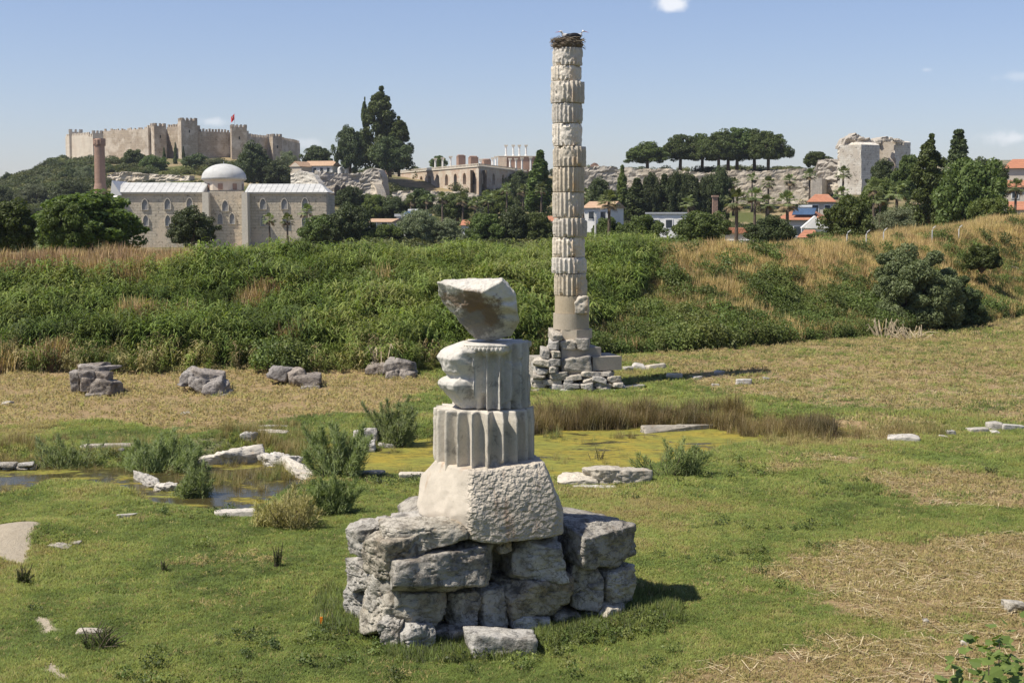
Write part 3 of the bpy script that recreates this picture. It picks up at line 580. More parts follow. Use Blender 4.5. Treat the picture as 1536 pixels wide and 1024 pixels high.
courses = [(496, 508, 825, 840, 1), (507, 520, 822, 884, 3), (520, 534, 810, 838, 2), (533, 545, 803, 842, 2), (534, 556, 839, 884, 1), (545, 556, 801, 838, 2), (555, 564, 799, 848, 2), (556, 567, 846, 872, 1), (553, 562, 868, 918, 2), (561, 569, 872, 924, 3), (563, 571, 798, 858, 3), (568, 577, 848, 930, 4), (570, 579, 796, 856, 2), (576, 585, 852, 937, 4), (578, 587, 794, 860, 3), (584, 592, 858, 932, 3), (586, 593, 793, 862, 2)]
for a, b, x0, x1, n in courses:
    cut = np.sort(np.concatenate([[0, 1], (np.arange(1, n)+rg.uniform(-.25, .25, n-1))/n])); dep0 = .0
    for u, v_ in zip(cut[:-1], cut[1:]):
        xa, xb = xc(x0+(x1-x0)*u), xc(x0+(x1-x0)*v_); h = zc(a)-zc(b); yb = -1.0-.45*((b-500)/90)+.12*rg.normal()
        V, Fq = rock((xb-xa)/2*1.04, .6, h/2*1.12, int(rg.integers(1e5)), res=14, amp=.09, chips=8); o = addpart('foundation_stone', V, Fq, M['rubble'], col)
        o.location = ((xa+xb)/2, yb+.55, (zc(a)+zc(b))/2); o.rotation_euler.z = R(rg.uniform(-8, 14))
# nest and storks
nt_ = thing('stork_nest', 'wide bundle of grey brown sticks on top of the tall column', 'nest', (BX+xc(850), BY, zc(74)))
mb = MB(); mb2 = MB()
for i in range(900):
    a = rg.uniform(0, 2*math.pi); r = .58*math.sqrt(rg.random()); z = rg.uniform(.0, .42); r *= .8+.35*z/.42; c = np.array([r*math.cos(a), r*math.sin(a), z-.02])
    d = np.array([-math.sin(a), math.cos(a), 0])*rg.uniform(.4, 1)+rg.normal(0, .35, 3)*[1, 1, .45]; d /= np.linalg.norm(d); L_ = rg.uniform(.1, .28)
    (mb if i % 3 else mb2).tube([c-d*L_, c+d*L_*.1+rg.normal(0, .02, 3), c+d*L_], [.014, .012, .008], 4, False)
D, FQ = cubegrid(10); D = D/np.linalg.norm(D, axis=1)[:, None]; V = D*[.58, .58, .24]; V = V*(1+.08*fbm(V*5, 3, 3))[:, None]+[0, 0, .16]
mb.add(V, FQ); mb.build('twig_mass', plain('dry_twigs', (.20, .155, .11), .95, .6, 14, 1), nt_); mb2.build('loose_twigs', plain('grey_twigs', (.30, .25, .19), .95, .4, 14, .5), nt_)
white = plain('white_feathers', (.6, .58, .55), .8, .1); black = plain('black_feathers', (.02, .02, .022), .6, .2); redb = plain('red_bill', (.55, .08, .03), .5, .1)
def stork(x, y, z, rz, lab, neck):
    t = thing('stork', lab, 'bird', (BX+x, BY+y, zc(74)+z), rz)
    bm = bpy.data.meshes.new('body'); pts = [(-.28, 0, .10), (-.1, 0, .14), (.1, 0, .16), (.2, 0, .22), (.22, 0, .22+neck*.6), (.27, 0, .24+neck), (.34, 0, .235+neck)]; rad = [.04, .12, .12, .07, .035, .045, .03]
    b = MB().tube(pts, rad, 10); b.build('body', white, t, True)
    for s_ in (-1, 1):
        w_ = MB(); D2 = D*[.27, .10, .13]; w_.add(D2+[-.1, s_*.06, .15], FQ); w_.build('wing', black, t, True)
    MB().tube([(.33, 0, .235+neck), (.52, 0, .19+neck)], [.014, .004], 6).build('bill', redb, t)
stork(-.18, -.25, .30, R(200), 'white and black stork sitting at the left side of the nest', .10)
stork(.17, -.2, .32, R(20), 'white and black stork sitting at the right side of the nest', .13)
# ------------------------------------------------------------------ loose stones and wall remains: px box, seeds, label
def loose(name, label, cat, x0, x1, yt, yb, seed, m, dep=None, rz=0, res=16, sink=.25, group=None, flat=False, **kw):
    g = hit((x0+x1)/2, yb); Y = g.y; wd = (x1-x0)/F*Y; h = (yb-yt)/F*Y*1.0; dep = dep or max(wd*.55, .25)
    if dep > .1: h = max(h-dep*CZ/Y*.55, .06)
    V, Fq = rock(wd/2, dep/2, h*(1+sink)/2, seed, res=res, **{**dict(amp=.08, chips=9), **kw}); o = link(name, fastmesh(name, V, Fq, m, True), None, (g.x, Y+dep/2, g.z+h*(1-sink)/2), rz)
    return tag(o, label, cat, group)
loose('loose_block', 'loose pale grey block lying in the grass in front of the stacked column pedestal', 'stone', 699, 806, 944, 990, 201, M['grey2'], .62, R(3), 26)
loose('slab', 'narrow flat slab sunk in the grass beside the dirt path', 'stone', 110, 160, 947, 953, 203, M['rubble'], .3, 0, 12)
loose('slab', 'low pale slab in the grass right of the bare dirt mound', 'stone', 68, 103, 816, 825, 204, M['rubble'], .3)
loose('stone', 'tiny pale stone right of the slab near the dirt mound', 'stone', 104, 119, 812, 818, 205, M['rubble'], .25)
loose('slab', 'thin white flat slab on the lawn between pond and dirt mound', 'stone', 173, 202, 771, 776, 206, M['kerb'], .25)
loose('slab', 'long flat stone at the front edge of the dark pond', 'stone', 318, 386, 764, 776, 207, M['kerb'], .35)
loose('slab', 'thin white slab at the rim of the algae pond left of the stacked column', 'stone', 520, 575, 705, 712, 208, M['kerb'], .5)
loose('slab', 'white slab touching the left side of the stacked column plinth', 'stone', 597, 636, 708, 719, 209, M['kerb'], .5)
loose('block', 'upright pale block between two feathery bushes at the pond edge', 'stone', 537, 562, 662, 682, 210, M['kerb'], .5)
loose('block', 'low pale stone at the edge of the algae right of the upright block', 'stone', 566, 594, 665, 679, 211, M['kerb'], .5)
loose('block', 'flat topped stone heap behind the upright block at the pond', 'stone', 528, 566, 642, 660, 212, M['rubble'], .8)
loose('block', 'small stone block at the left end of the far broken kerb', 'stone', 358, 384, 648, 664, 213, M['rubble'], .4)
loose('kerb', 'thin long kerb stone on the far bank behind the ponds', 'stone', 385, 434, 637, 643, 214, M['kerb'], .35)
loose('kerb', 'low broken kerb piece in front of the thin long kerb stone', 'stone', 383, 432, 645, 653, 215, M['rubble'], .35)
loose('kerb', 'narrow ledge of stone behind the left feathery bush', 'stone', 120, 202, 665, 674, 216, M['kerb'], .4, R(5))
loose('kerb', 'short low stone under the narrow ledge behind the bushes', 'stone', 170, 184, 673, 679, 217, M['rubble'], .3)
def kerb(name, label, cat, a, b, wd, h, seed, m, res=34, lift=.0, **kw):
    p, q = hit(*a), hit(*b); d = q-p; L_ = math.hypot(d.x, d.y); V, Fq = rock(L_/2+wd*.15, wd/2, h/2+.12, seed, res=res, **{**dict(amp=.22, chips=16, tilt=.08, chipd=(.6, .93)), **kw}); z = max(min(p.z, q.z), -.22)
    return tag(link(name, fastmesh(name, V, Fq, m, True), None, ((p.x+q.x)/2, (p.y+q.y)/2, z+h/2-.06+lift), math.atan2(d.y, d.x)), label, cat)
kerb('kerb', 'straight rear kerb wall of the small ruined basin', 'wall', (286, 694), (398, 688), .42, .2, 218, M['kerb'])
kerb('kerb', 'left end block of the ruined basin kerb', 'wall', (281, 708), (288, 694), .42, .26, 219, M['kerb'])
kerb('rubble_wall', 'wide bright rubble wall slanting down from the basin corner', 'wall', (400, 690), (436, 712), .9, .22, 220, M['kerb'])
kerb('rubble_wall', 'low bright tail of rubble beside the slanting basin wall', 'wall', (432, 714), (474, 713), .6, .14, 221, M['kerb'])
kerb('kerb', 'curved white kerb stone rising from the dark pond', 'wall', (206, 735), (240, 752), .36, .16, 222, M['kerb'])
kerb('kerb', 'front end of the white kerb at the dark pond rim', 'wall', (236, 755), (264, 754), .36, .14, 223, M['kerb'])
loose('slab', 'thin submerged slab in the dark pond behind the white kerb', 'stone', 200, 246, 714, 722, 224, M['rubble'], .4)
loose('slab', 'small slab left of the basin end block', 'stone', 248, 272, 702, 709, 225, M['rubble'], .4)
loose('rock', 'large jagged white rock ledge at the front of the algae pond', 'rock', 878, 974, 700, 730, 226, M['kerb'], 1.1, R(4), 34, amp=.16, chips=14)
loose('rock', 'low pale rock tail running from the jagged ledge to the column plinth', 'rock', 836, 896, 712, 731, 227, M['kerb'], .8, R(2), 28, amp=.14)
loose('slab', 'flat stone strip below the jagged white ledge', 'stone', 858, 942, 728, 735, 228, M['rubble'], .3)
kerb('beam', 'long pale stone beam lying across the algae pond', 'stone', (962, 665), (1088, 656), .34, .13, 229, M['kerb'], amp=.06, chips=5)
loose('block', 'short stone standing out of the algae in front of the long beam', 'stone', 955, 986, 671, 683, 230, M['kerb'], .4)
loose('rock', 'low white rock at the right end of the rushes', 'rock', 1336, 1384, 652, 664, 231, M['kerb'], .8)
loose('rock', 'two toned little stone between the low white rock and the right edge heap', 'rock', 1422, 1436, 645, 655, 232, M['kerb'], .4)
loose('rock', 'tiny stone half hidden in grass nearest the low white rock', 'rock', 1410, 1422, 652, 658, 233, M['kerb'], .3)
for i, (a, b, c, d, lab) in enumerate([(1456, 1486, 641, 650, 'leftmost white stone of the heap at the right edge'), (1484, 1506, 632, 646, 'tallest white stone of the heap at the right edge'), (1500, 1540, 636, 646, 'broad white stone of the heap cut by the right edge'), (1488, 1500, 645, 652, 'small front stone of the heap at the right edge')]):
    loose('rock', lab, 'rock', a, b, c, d, 240+i, M['kerb'], .6)
for i, (a, b, c, d, lab) in enumerate([(934, 950, 549, 557, 'small stone nearest the tall column pedestal'), (948, 968, 546, 554, 'long white stone behind the column shadow'), (968, 1000, 546, 555, 'pair shaped stone at the middle of the column shadow'), (1000, 1026, 560, 569, 'flat stone just in front of the column shadow'), (1104, 1128, 568, 577, 'white stone alone right of the column shadow tip'), (1072, 1088, 556, 562, 'tiny stone at the tip of the column shadow'), (922, 968, 578, 582, 'thin flat slab in the grass right of the column pedestal'), (1040, 1054, 564, 569, 'tiny stone in the middle ground behind the rushes'), (1146, 1156, 566, 570, 'smallest stone far right of the column shadow'), (1068, 1078, 575, 579, 'tiny stone in front of the column shadow tip')]):
    loose('field_stone', lab, 'stone', a, b, c, d, 260+i, M['kerb'], .4, res=12)
loose('rock', 'rounded pale stone at the right edge beside the straw patch', 'rock', 1512, 1545, 900, 920, 251, M['grey2'], .45, 0, 22)
loose('pebble', 'small white pebble below the straw patch', 'stone', 1385, 1394, 929, 936, 252, M['kerb'], .1, res=10)
loose('pebble', 'small white pebble left of the vine bush', 'stone', 1443, 1456, 960, 968, 253, M['kerb'], .12, res=10)
loose('field_stone', 'small pale stone on the tan ground at the left edge', 'stone', 0, 16, 602, 609, 254, M['rubble'], .4, res=10)
loose('field_stone', 'flat pale stone in the tan ground below the middle rubble pier', 'stone', 268, 284, 618, 622, 255, M['rubble'], .4, res=10)
def pier(label, stones, seed, Y0=None):
    g = hit(np.mean([s[0] for s in stones]), max(s[3] for s in stones)-6); t = thing('rubble_pier', label, 'ruin', (g.x, g.y, g.z), 0, 'low grey masonry stumps along the foot of the bank')
    for i, (x0, x1, yt, yb, dy) in enumerate(stones):
        Y = g.y+dy; a = P(x0, yb, Y); b = P(x1, yt, Y); V, Fq = rock((b.x-a.x)/2*1.04, .5, (b.z-a.z)/2*1.08, seed+i, res=16, amp=.1, chips=10, tilt=.14)
        o = link('stone', fastmesh('stone', V, Fq, M['mauve'], True), t, ((a.x+b.x)/2-g.x, dy+.4, (a.z+b.z)/2-g.z), R((seed*7+i*13) % 24-12))
pier('leftmost and tallest grey stone stump by the reeds', [(103, 122, 558, 588, .5), (118, 160, 549, 562, .3), (120, 142, 557, 575, 0), (140, 162, 559, 574, .1), (119, 138, 571, 590, -.1), (136, 172, 571, 592, -.2), (126, 158, 588, 600, -.35), (118, 155, 546, 553, .6)], 300)
pier('rounded grey stone stump second from the left by the reeds', [(273, 292, 556, 578, .3), (288, 334, 558, 575, .3), (290, 312, 570, 588, -.1), (306, 334, 572, 594, -.3), (328, 342, 574, 590, 0), (268, 280, 575, 580, 0), (300, 344, 590, 597, -.4), (284, 300, 566, 582, 0)], 320)
pier('low row of grey blocks third from the left by the reeds', [(405, 436, 552, 572, .6), (430, 456, 556, 576, .3), (442, 480, 563, 582, 0), (450, 478, 579, 587, -.2)], 340)
pier('grey stone stump behind the stacked column with dead stalks', [(550, 572, 547, 562, .5), (566, 588, 545, 566, .4), (580, 620, 540, 560, .1), (578, 600, 557, 573, -.1), (598, 624, 556, 573, -.1)], 360)
# little stone wall at the left edge
g = hit(20, 722); t = thing('masonry_wall', 'short dry laid wall of thin stones in the pond at the left edge', 'wall', (g.x, g.y, g.z))
for j in range(6):
    z0 = j*.105-.15; xx = -1.8
    while xx < .5:
        L_ = rg.uniform(.25, .6); V, Fq = rock(min(L_, .52-xx)/2+.01, .25, .056, int(rg.integers(1e5)), res=8, amp=.1)
        o = link('stone', fastmesh('stone', V, Fq, M['rubble'], True), t, (xx+L_/2, .1+rg.uniform(-.04, .04), z0+.1)); xx += L_+.02
# orange marker stake
g = hit(482, 940); mb = MB().box(-.022, .022, -.012, .012, -.1, .17); s_ = mb.build('marker_stake', plain('orange_paint', (.75, .22, .02), .6, .1), None, loc=g); tag(s_, 'small orange marker stake in the grass left of the pedestal', 'stake')

for i, (a, b, c, d, lab) in enumerate([(1512, 1526, 404, 412, 'upper white stone in the grass of the bank at the right edge'), (1518, 1536, 412, 420, 'middle white stone on the bank at the right edge'), (1514, 1530, 421, 428, 'lowest white stone on the bank at the right edge')]):
    p = hit((a+b)/2, d); wd = (b-a)/F*p.y; V, Fq = rock(wd/2, wd/2, (d-c)/F*p.y*.7, 280+i, res=10, amp=.1); tag(link('bank_stone', fastmesh('bank_stone', V, Fq, M['kerb'], True), None, p+Vector((0, 0, .35))), lab, 'stone')
# ------------------------------------------------------------------ buildings far behind
M['castle'] = masonry('castle_stone', (.42, .345, .26), (.34, .275, .205), (.30, .25, .20), 1.6, .8, (.58, .51, .42), .7, .85)
M['castle_pale'] = masonry('castle_pale_stone', (.60, .53, .43), (.54, .47, .38), (.48, .42, .34), 1.1, .5, (.50, .42, .33), .3, .05)
M['mosque'] = masonry('mosque_stone', (.54, .47, .36), (.46, .40, .31), (.32, .27, .20), 1.5, .6, (.60, .49, .36), .5, 1.0)
M['brick'] = masonry('old_brick', (.33, .20, .145), (.28, .175, .13), (.33, .27, .21), .35, .12, (.25, .17, .13), .3, .2)
M['banded'] = masonry('banded_brick_and_stone', (.52, .43, .33), (.46, .33, .24), (.42, .36, .29), 1.6, .7, (.58, .52, .42), .6, .7)
M['ruin'] = masonry('ruin_stone', (.50, .43, .33), (.43, .365, .28), (.42, .36, .28), .9, .45, (.58, .52, .43), .5, .9)
M['ruin_grey'] = masonry('grey_ruin_stone', (.42, .38, .32), (.36, .32, .27), (.26, .23, .19), .8, .4, (.50, .44, .35), .3, .9)
M['gate_white'] = masonry('gate_marble', (.68, .63, .54), (.60, .55, .46), (.50, .45, .38), 1.4, .6, (.50, .43, .34), .4, 1.0)
M['lead'] = mat('lead_roof', lambda k: (k.l.new(k.mix(k.mr(k.noise(k.coord(), .6, 5), .3, .7), (.40, .395, .375), (.50, .495, .47)), k.b.inputs['Base Color']), k.b.inputs['Roughness'].__setattr__('default_value', .75)))
M['tile'] = masonry('roof_tile', (.46, .20, .11), (.38, .17, .10), (.25, .11, .07), .3, .35, (.40, .22, .14), .3)
M['tile_pale'] = masonry('pale_roof_tile', (.50, .34, .22), (.44, .29, .19), (.3, .2, .13), .3, .35)
M['white'] = plain('whitewash', (.74, .72, .68), .8, .12, .4)
M['cream'] = plain('cream_plaster', (.60, .52, .42), .8, .12, .4)
M['niche_shade'] = plain('niche_shade_masonry', (.16, .13, .10), .95, .4, .8)  # dark colour paints in the shade at the back of the terrace niches
M['glass'] = plain('window_glass', (.045, .055, .065), .15, .2)
M['pane'] = plain('plaster_lattice', (.27, .265, .26), .8, .25, 6)
M['trim'] = plain('pale_stone_trim', (.62, .56, .46), .8, .12)
M['panel'] = plain('solar_panel', (.06, .10, .17), .2, .2)
M['metal'] = plain('grey_metal', (.40, .41, .42), .5, .1)
M['red'] = plain('red_cloth', (.62, .02, .02), .7, .1)
# castle
Yc = 600.0
castle = thing('castle', 'long battlemented stone castle with square towers on the hilltop', 'castle', P(270, 240, Yc)); O = castle.location.copy()
def cl(v): return Vector(v)-O
def merlons(p0, p1, z, th, parent, m, s_=1.35, h=1.2):
    d = p1-p0; L_ = math.hypot(d.x, d.y); a = math.atan2(d.y, d.x); n = max(2, int(L_/s_)); mb = MB(); nx = Vector((-math.sin(a), math.cos(a), 0))
    for i in range(n):
        c = p0+d*((i+.5)/n); w_ = L_/n*.29; zz = z+rgc.uniform(-.15, .1)
        mb.box(c.x-w_, c.x+w_, c.y-th/2, c.y+th/2, z-.1, zz+h, a, (c.x, c.y))
    return mb.build('battlement', m, parent)
rgc = np.random.default_rng(3)
pts = [(98, 640), (133, 626), (152, 622), (222, 606), (250, 616), (264, 612), (294, 604), (345, 612), (368, 608), (402, 626), (450, 668)]
tops = [205, 205, 197, 192, 191, 190, 197, 197, 204, 205, 215]
for i in range(len(pts)-1):
    (a, ya), (b, yb) = pts[i], pts[i+1]; ta = tops[i]; tb_ = tops[i+1] if i == 9 else tops[i]
    p0, p1 = cl(P(a, ta, ya)), cl(P(b, tb_, yb)); bz0 = cl(P(a, 250, ya)).z; bz1 = cl(P(b, 252, yb)).z
    d = p1-p0; nrm = Vector((-d.y, d.x, 0)).normalized()*2.2; m = M['castle_pale'] if i < 2 else M['castle']
    z0, z1 = p0.z, p1.z
    if i not in (9,): z1 = z0
    v = [(p0.x, p0.y, bz0), (p1.x, p1.y, bz1), (p1.x, p1.y, z1), (p0.x, p0.y, z0)]; v += [(x+nrm.x, y+nrm.y, z) for x, y, z in v]
    wo = MB().add(v, [(0, 1, 2, 3), (7, 6, 5, 4), (3, 2, 6, 7), (0, 4, 5, 1), (1, 5, 6, 2), (0, 3, 7, 4)]).build('wall', m, castle)
    mb = MB(); L_ = math.hypot(d.x, d.y); n = max(3, int(L_/1.3)); a_ = math.atan2(d.y, d.x)
    for j in range(n):
        c = p0+d*((j+.5)/n)+nrm*.25; zt = z0+(z1-z0)*(j+.5)/n; hh = rgc.uniform(.9, 1.3) if i != 2 else rgc.uniform(.0, 1.0)
        if hh < .35: continue
        mb.box(c.x-.42, c.x+.42, c.y-.3, c.y+.3, zt-.3, zt+hh, a_, (c.x, c.y))
    c = p0+d*.5+nrm*.25; mb.add([(p0.x+nrm.x*.1, p0.y+nrm.y*.1, z0-.5), (p1.x+nrm.x*.1, p1.y+nrm.y*.1, z1-.5), (p1.x+nrm.x*.4, p1.y+nrm.y*.4, z1+.12), (p0.x+nrm.x*.4, p0.y+nrm.y*.4, z0+.12)], [(0, 1, 2, 3)]); mb.build('battlement', m, wo)
for px0, px1, top, Y, rz, pale in [(98, 122, 198, 636, 18, 1), (134, 153, 200, 620, 20, 1), (221, 247, 189, 604, 34, 0), (262, 294, 181, 600, 24, 0), (341, 369, 191, 604, 16, 0), (402, 422, 205, 622, 30, 0)]:
    c = cl(P((px0+px1)/2, top, Y)); r = R(rz); wd = (px1-px0)/F*Y; s_ = wd/(math.cos(r)+math.sin(r)); bz = cl(P(px0, 250, Y)).z; cx, cy = c.x, c.y+s_*.6; m = M['castle_pale'] if pale else M['castle']
    mb = MB().box(cx-s_/2, cx+s_/2, cy-s_/2, cy+s_/2, bz-3, c.z, r, (cx, cy)); t = mb.build('tower', m, castle); mb = MB()
    n = max(3, int(s_/1.5)); mb.box(cx-s_/2+.02, cx+s_/2-.02, cy-s_/2+.02, cy+s_/2-.02, c.z-.15, c.z+.07, r, (cx, cy))
    for sd in range(4):
        for j in range(n):
            u = -s_/2+s_*(j+.5)/n; q = [(u, -s_/2+.3), (s_/2-.3, u), (u, s_/2-.3), (-s_/2+.3, u)][sd]
            mb.box(cx+q[0]-.42, cx+q[0]+.42, cy+q[1]-.3, cy+q[1]+.3, c.z-.2, c.z+1.2, r, (cx, cy))
    mb.build('battlement', m, t)
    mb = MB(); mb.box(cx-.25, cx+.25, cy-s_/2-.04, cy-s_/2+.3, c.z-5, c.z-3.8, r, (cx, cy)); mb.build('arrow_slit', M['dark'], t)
fp = P(352, 192, 612); fl = thing('flag', 'small red flag flying on a thin pole above the castle tower', 'flag', fp)
MB().tube([(0, 0, -4), (0, 0, 6)], [.09, .06], 6).build('pole', M['metal'], fl)
V = []; 
for i in range(9):
    for j in range(5): V.append((-.1-i*.0-.22*math.sin(i*.9)*.4-i*.16, .25*math.sin(i*.8), 5.9-j*.6-i*.16))
fq = [(i*5+j, i*5+j+1, i*5+j+6, i*5+j+5) for i in range(8) for j in range(4)]; fo = MB().add(V, fq).build('cloth', M['red'], fl); md = fo.modifiers.new('thick', 'SOLIDIFY'); md.thickness = .03
a = np.linspace(.7, 2*math.pi-.7, 12); outer = [(-.65+.3*math.cos(t), 4.4+.38*math.sin(t)) for t in a]; inner = [(-.57+.22*math.cos(t), 4.4+.28*math.sin(t)) for t in a[::-1]]
V = [(x, -.32, z) for x, z in outer+inner]; n = 24; MB().add(V, [(i, i+1, n-2-i, n-1-i) for i in range(11)]).build('crescent', M['white'], fo)
# brick minaret
mp = P(151, 300, 318); mn = thing('minaret', 'broken brown brick minaret left of the mosque roof', 'minaret', mp); zz = lambda py: P(151, py, 318).z-mp.z
MB().lathe([(1.75, -12), (1.7, 0), (1.45, zz(284)), (1.2, zz(275)), (1.14, zz(222)), (1.14, zz(219))], 24).build('shaft', M['brick'], mn)
V, Fq = drum(1.4, zz(208)-zz(219), 12, 55, .1, .6, 4, 6); o = link('balcony_stump', fastmesh('balcony_stump', V, Fq, M['brick']), mn, (0, 0, zz(219)))
# mosque
Ym = 300.0; mo = P(330, 372, Ym); ms = thing('mosque', 'large stone mosque with pale metal roofs and a low dome', 'mosque', mo)
X = lambda px: P(px, 330, Ym).x-mo.x
Zm = lambda py, Y=Ym: P(330, py, Y).z-mo.z
ztop = Zm(291)
wl_ = MB().box(X(178), X(490), 0, 14, -4, ztop).build('wall', M['mosque'], ms)
mb = MB().box(X(318), X(368), -1.2, 1, -4, Zm(287)); mb.build('transept_wall', M['mosque'], ms)
for a, b in ((308, 318.5), (366.5, 376)): MB().box(X(a), X(b), -3.2, .5, -4, Zm(289), taper=.08).build('buttress', M['trim'], ms)
MB().box(X(177), X(491), -.35, .2, ztop, ztop+.35).build('cornice', M['trim'], ms)
def gable(x0, x1, y0, y1, z0, z1, hip=0, hipl=0): # ridge along x
    ym = (y0+y1)/2
    return MB().add([(x0, y0, z0), (x1, y0, z0), (x1, y1, z0), (x0, y1, z0), (x0+hipl, ym, z1), (x1-hip, ym, z1)], [(0, 1, 5, 4), (1, 2, 5), (2, 3, 4, 5), (3, 0, 4), (3, 2, 1, 0)])
rf = gable(X(176), X(306), -.5, 11, ztop+.36, Zm(274, 306)).build('roof', M['lead'], ms)
rf2 = gable(X(368), X(493), -.5, 11, ztop+.36, Zm(276, 306), hip=2.2).build('roof', M['lead'], ms)
gable(X(152), X(172), 9, 24, ztop-.5, Zm(276, 318)).build('roof', M['white'], ms)
MB().prism([(X(168), ztop-.3), (X(185), ztop-.3), (X(171), Zm(273)+.3)], -.9, 10.5).build('gable_end', M['white'], ms)
for r_, a, b in ((rf, 178, 305), (rf2, 372, 486)):
    mb = MB(); n = 15; z1 = Zm(274, 306) if r_ is rf else Zm(276, 306)
    for i in range(n):
        x = X(a)+(X(b)-X(a))*i/(n-1); mb.tube([(x, -.5, ztop+.42), (x, 5.2, z1+.03)], [.025, .025], 4)
    mb.build('seam', M['lead'], r_)
dr = 30*Ym/F; dcx = X(327); dcy = 7
MB().lathe([(dr*1.32, ztop-.5), (dr*1.32, Zm(286))], 4, (dcx, dcy, 0), R(45)).build('drum_base', M['lead'], ms)
dm = MB().lathe([(dr*1.02, 0), (dr*1.02, Zm(270)-Zm(285)), (dr*1.1, Zm(270)-Zm(285)+.05), (dr*1.1, Zm(270)-Zm(285)+.35)], 8, (dcx, dcy, Zm(285)), R(22.5)).build('drum', M['cream'], ms)
for i in range(8):
    a = R(45*i); x = dcx+dr*.95*math.cos(a); y = dcy+dr*.95*math.sin(a); MB().box(x-.06, x+.06, y-.5, y+.5, Zm(284), Zm(284)+1.3, a, (x, y)).build('window', M['brick'], dm)
hD = Zm(246)-Zm(270); prof = [(dr*1.14, 0)]+[(dr*1.12*math.cos(t), .25+(hD-.25)*math.sin(t)) for t in np.linspace(.05, math.pi/2-.03, 14)]
MB().lathe(prof, 32, (dcx, dcy, Zm(270)+.3)).build('dome', M['lead'], ms, True)
MB().tube([(dcx, dcy, Zm(247)), (dcx, dcy, Zm(240))], [.12, .04], 6).build('finial', M['metal'], ms)
def archpoly(x, z, w_, h, pointed=True, n=5):
    sp = z+h-w_*.75; p = [(x-w_/2, z), (x+w_/2, z), (x+w_/2, sp)]
    for i in range(1, n): t = i/n; p.append((x+w_/2*(1-t**1.3), sp+w_*.75*math.sin(t*math.pi/2)))
    p.append((x, z+h)); p += [(2*x-a, b) for a, b in p[-2:1:-1]]
    return p
for px, py, yy in [(218, 307, 0), (252, 306, 0), (285, 305, 0), (340, 309, -1.2), (395, 306, 0), (427, 306, 0), (458, 305, 0), (219, 331, 0), (252, 331, 0), (332, 328, -1.2), (350, 328, -1.2), (286, 331, 0), (395, 331, 0), (428, 331, 0), (457, 331, 0)]:
    wd = 1.25 if py < 320 else 1.1; z = Zm(py+8); h = Zm(py-8)-z; o_ = MB(); P1 = archpoly(X(px), z-.06, wd+.26, h+.2); P2 = archpoly(X(px), z, wd, h); n = len(P1)
    V = [(a, yy-.24, b) for a, b in P1]+[(a, yy-.24, b) for a, b in P2]+[(a, yy+.02, b) for a, b in P1]+[(a, yy-.015, b) for a, b in P2]
    o_.add(V, [q for i in range(n) for q in ((i, (i+1) % n, n+(i+1) % n, n+i), (2*n+i, 2*n+(i+1) % n, (i+1) % n, i), (n+i, n+(i+1) % n, 3*n+(i+1) % n, 3*n+i))])
    f = o_.build('window', M['trim'], ms); MB().add([(a, yy-.02, b) for a, b in P2], [tuple(range(n))]).build('pane', M['pane'], f)
# arcaded terrace of the basilica ruin
def arcade(mb, back, L_, h, n, ow, z0, z1, dep, ox=0, every=None):
    b = L_/n
    def q(a, c, e, f): mb.add([a, c, e, f], [(0, 1, 2, 3)])
    for i in range(n):
        x0, x1 = ox+i*b, ox+(i+1)*b; xm = (x0+x1)/2; l, r = xm-ow/2, xm+ow/2; zl = z0 if not every or i % every else z0-2.0; sp = z1-ow/2
        q((x0, 0, 0), (x1, 0, 0), (x1, 0, zl), (x0, 0, zl)); q((x0, 0, zl), (l, 0, zl), (l, 0, sp), (x0, 0, sp)); q((r, 0, zl), (x1, 0, zl), (x1, 0, sp), (r, 0, sp))
        A_ = [(xm-ow/2*math.cos(t), sp+ow/2*math.sin(t)) for t in np.linspace(0, math.pi, 9)]; xs = [x0]+[a[0] for a in A_[1:-1]]+[x1]
        for k_ in range(8): q((A_[k_][0], 0, A_[k_][1]), (A_[k_+1][0], 0, A_[k_+1][1]), (xs[k_+1], 0, h), (xs[k_], 0, h)); q((A_[k_][0], 0, A_[k_][1]), (A_[k_][0], dep, A_[k_][1]), (A_[k_+1][0], dep, A_[k_+1][1]), (A_[k_+1][0], 0, A_[k_+1][1]))
        q((x0, 0, sp), (l, 0, sp), (x0, 0, h), (x0, 0, h-.01)) if 0 else mb.add([(x0, 0, sp), (l, 0, sp), (x0, 0, h)], [(0, 1, 2)]); mb.add([(r, 0, sp), (x1, 0, sp), (x1, 0, h)], [(0, 1, 2)])
        q((l, 0, zl), (l, dep, zl), (l, dep, sp), (l, 0, sp)); q((r, dep, zl), (r, 0, zl), (r, 0, sp), (r, dep, sp)); q((l, 0, zl), (r, 0, zl), (r, dep, zl), (l, dep, zl))
        pass
pa = P(570, 263, 520); pb = P(718, 250, 440); pcr = P(800, 259, 500); zt = pb.z; base = zt-11.5
te = thing('terrace', 'long brick and stone terrace with arched niches below the basilica columns', 'ruin', (pa.x, pa.y, base)); h = zt-base
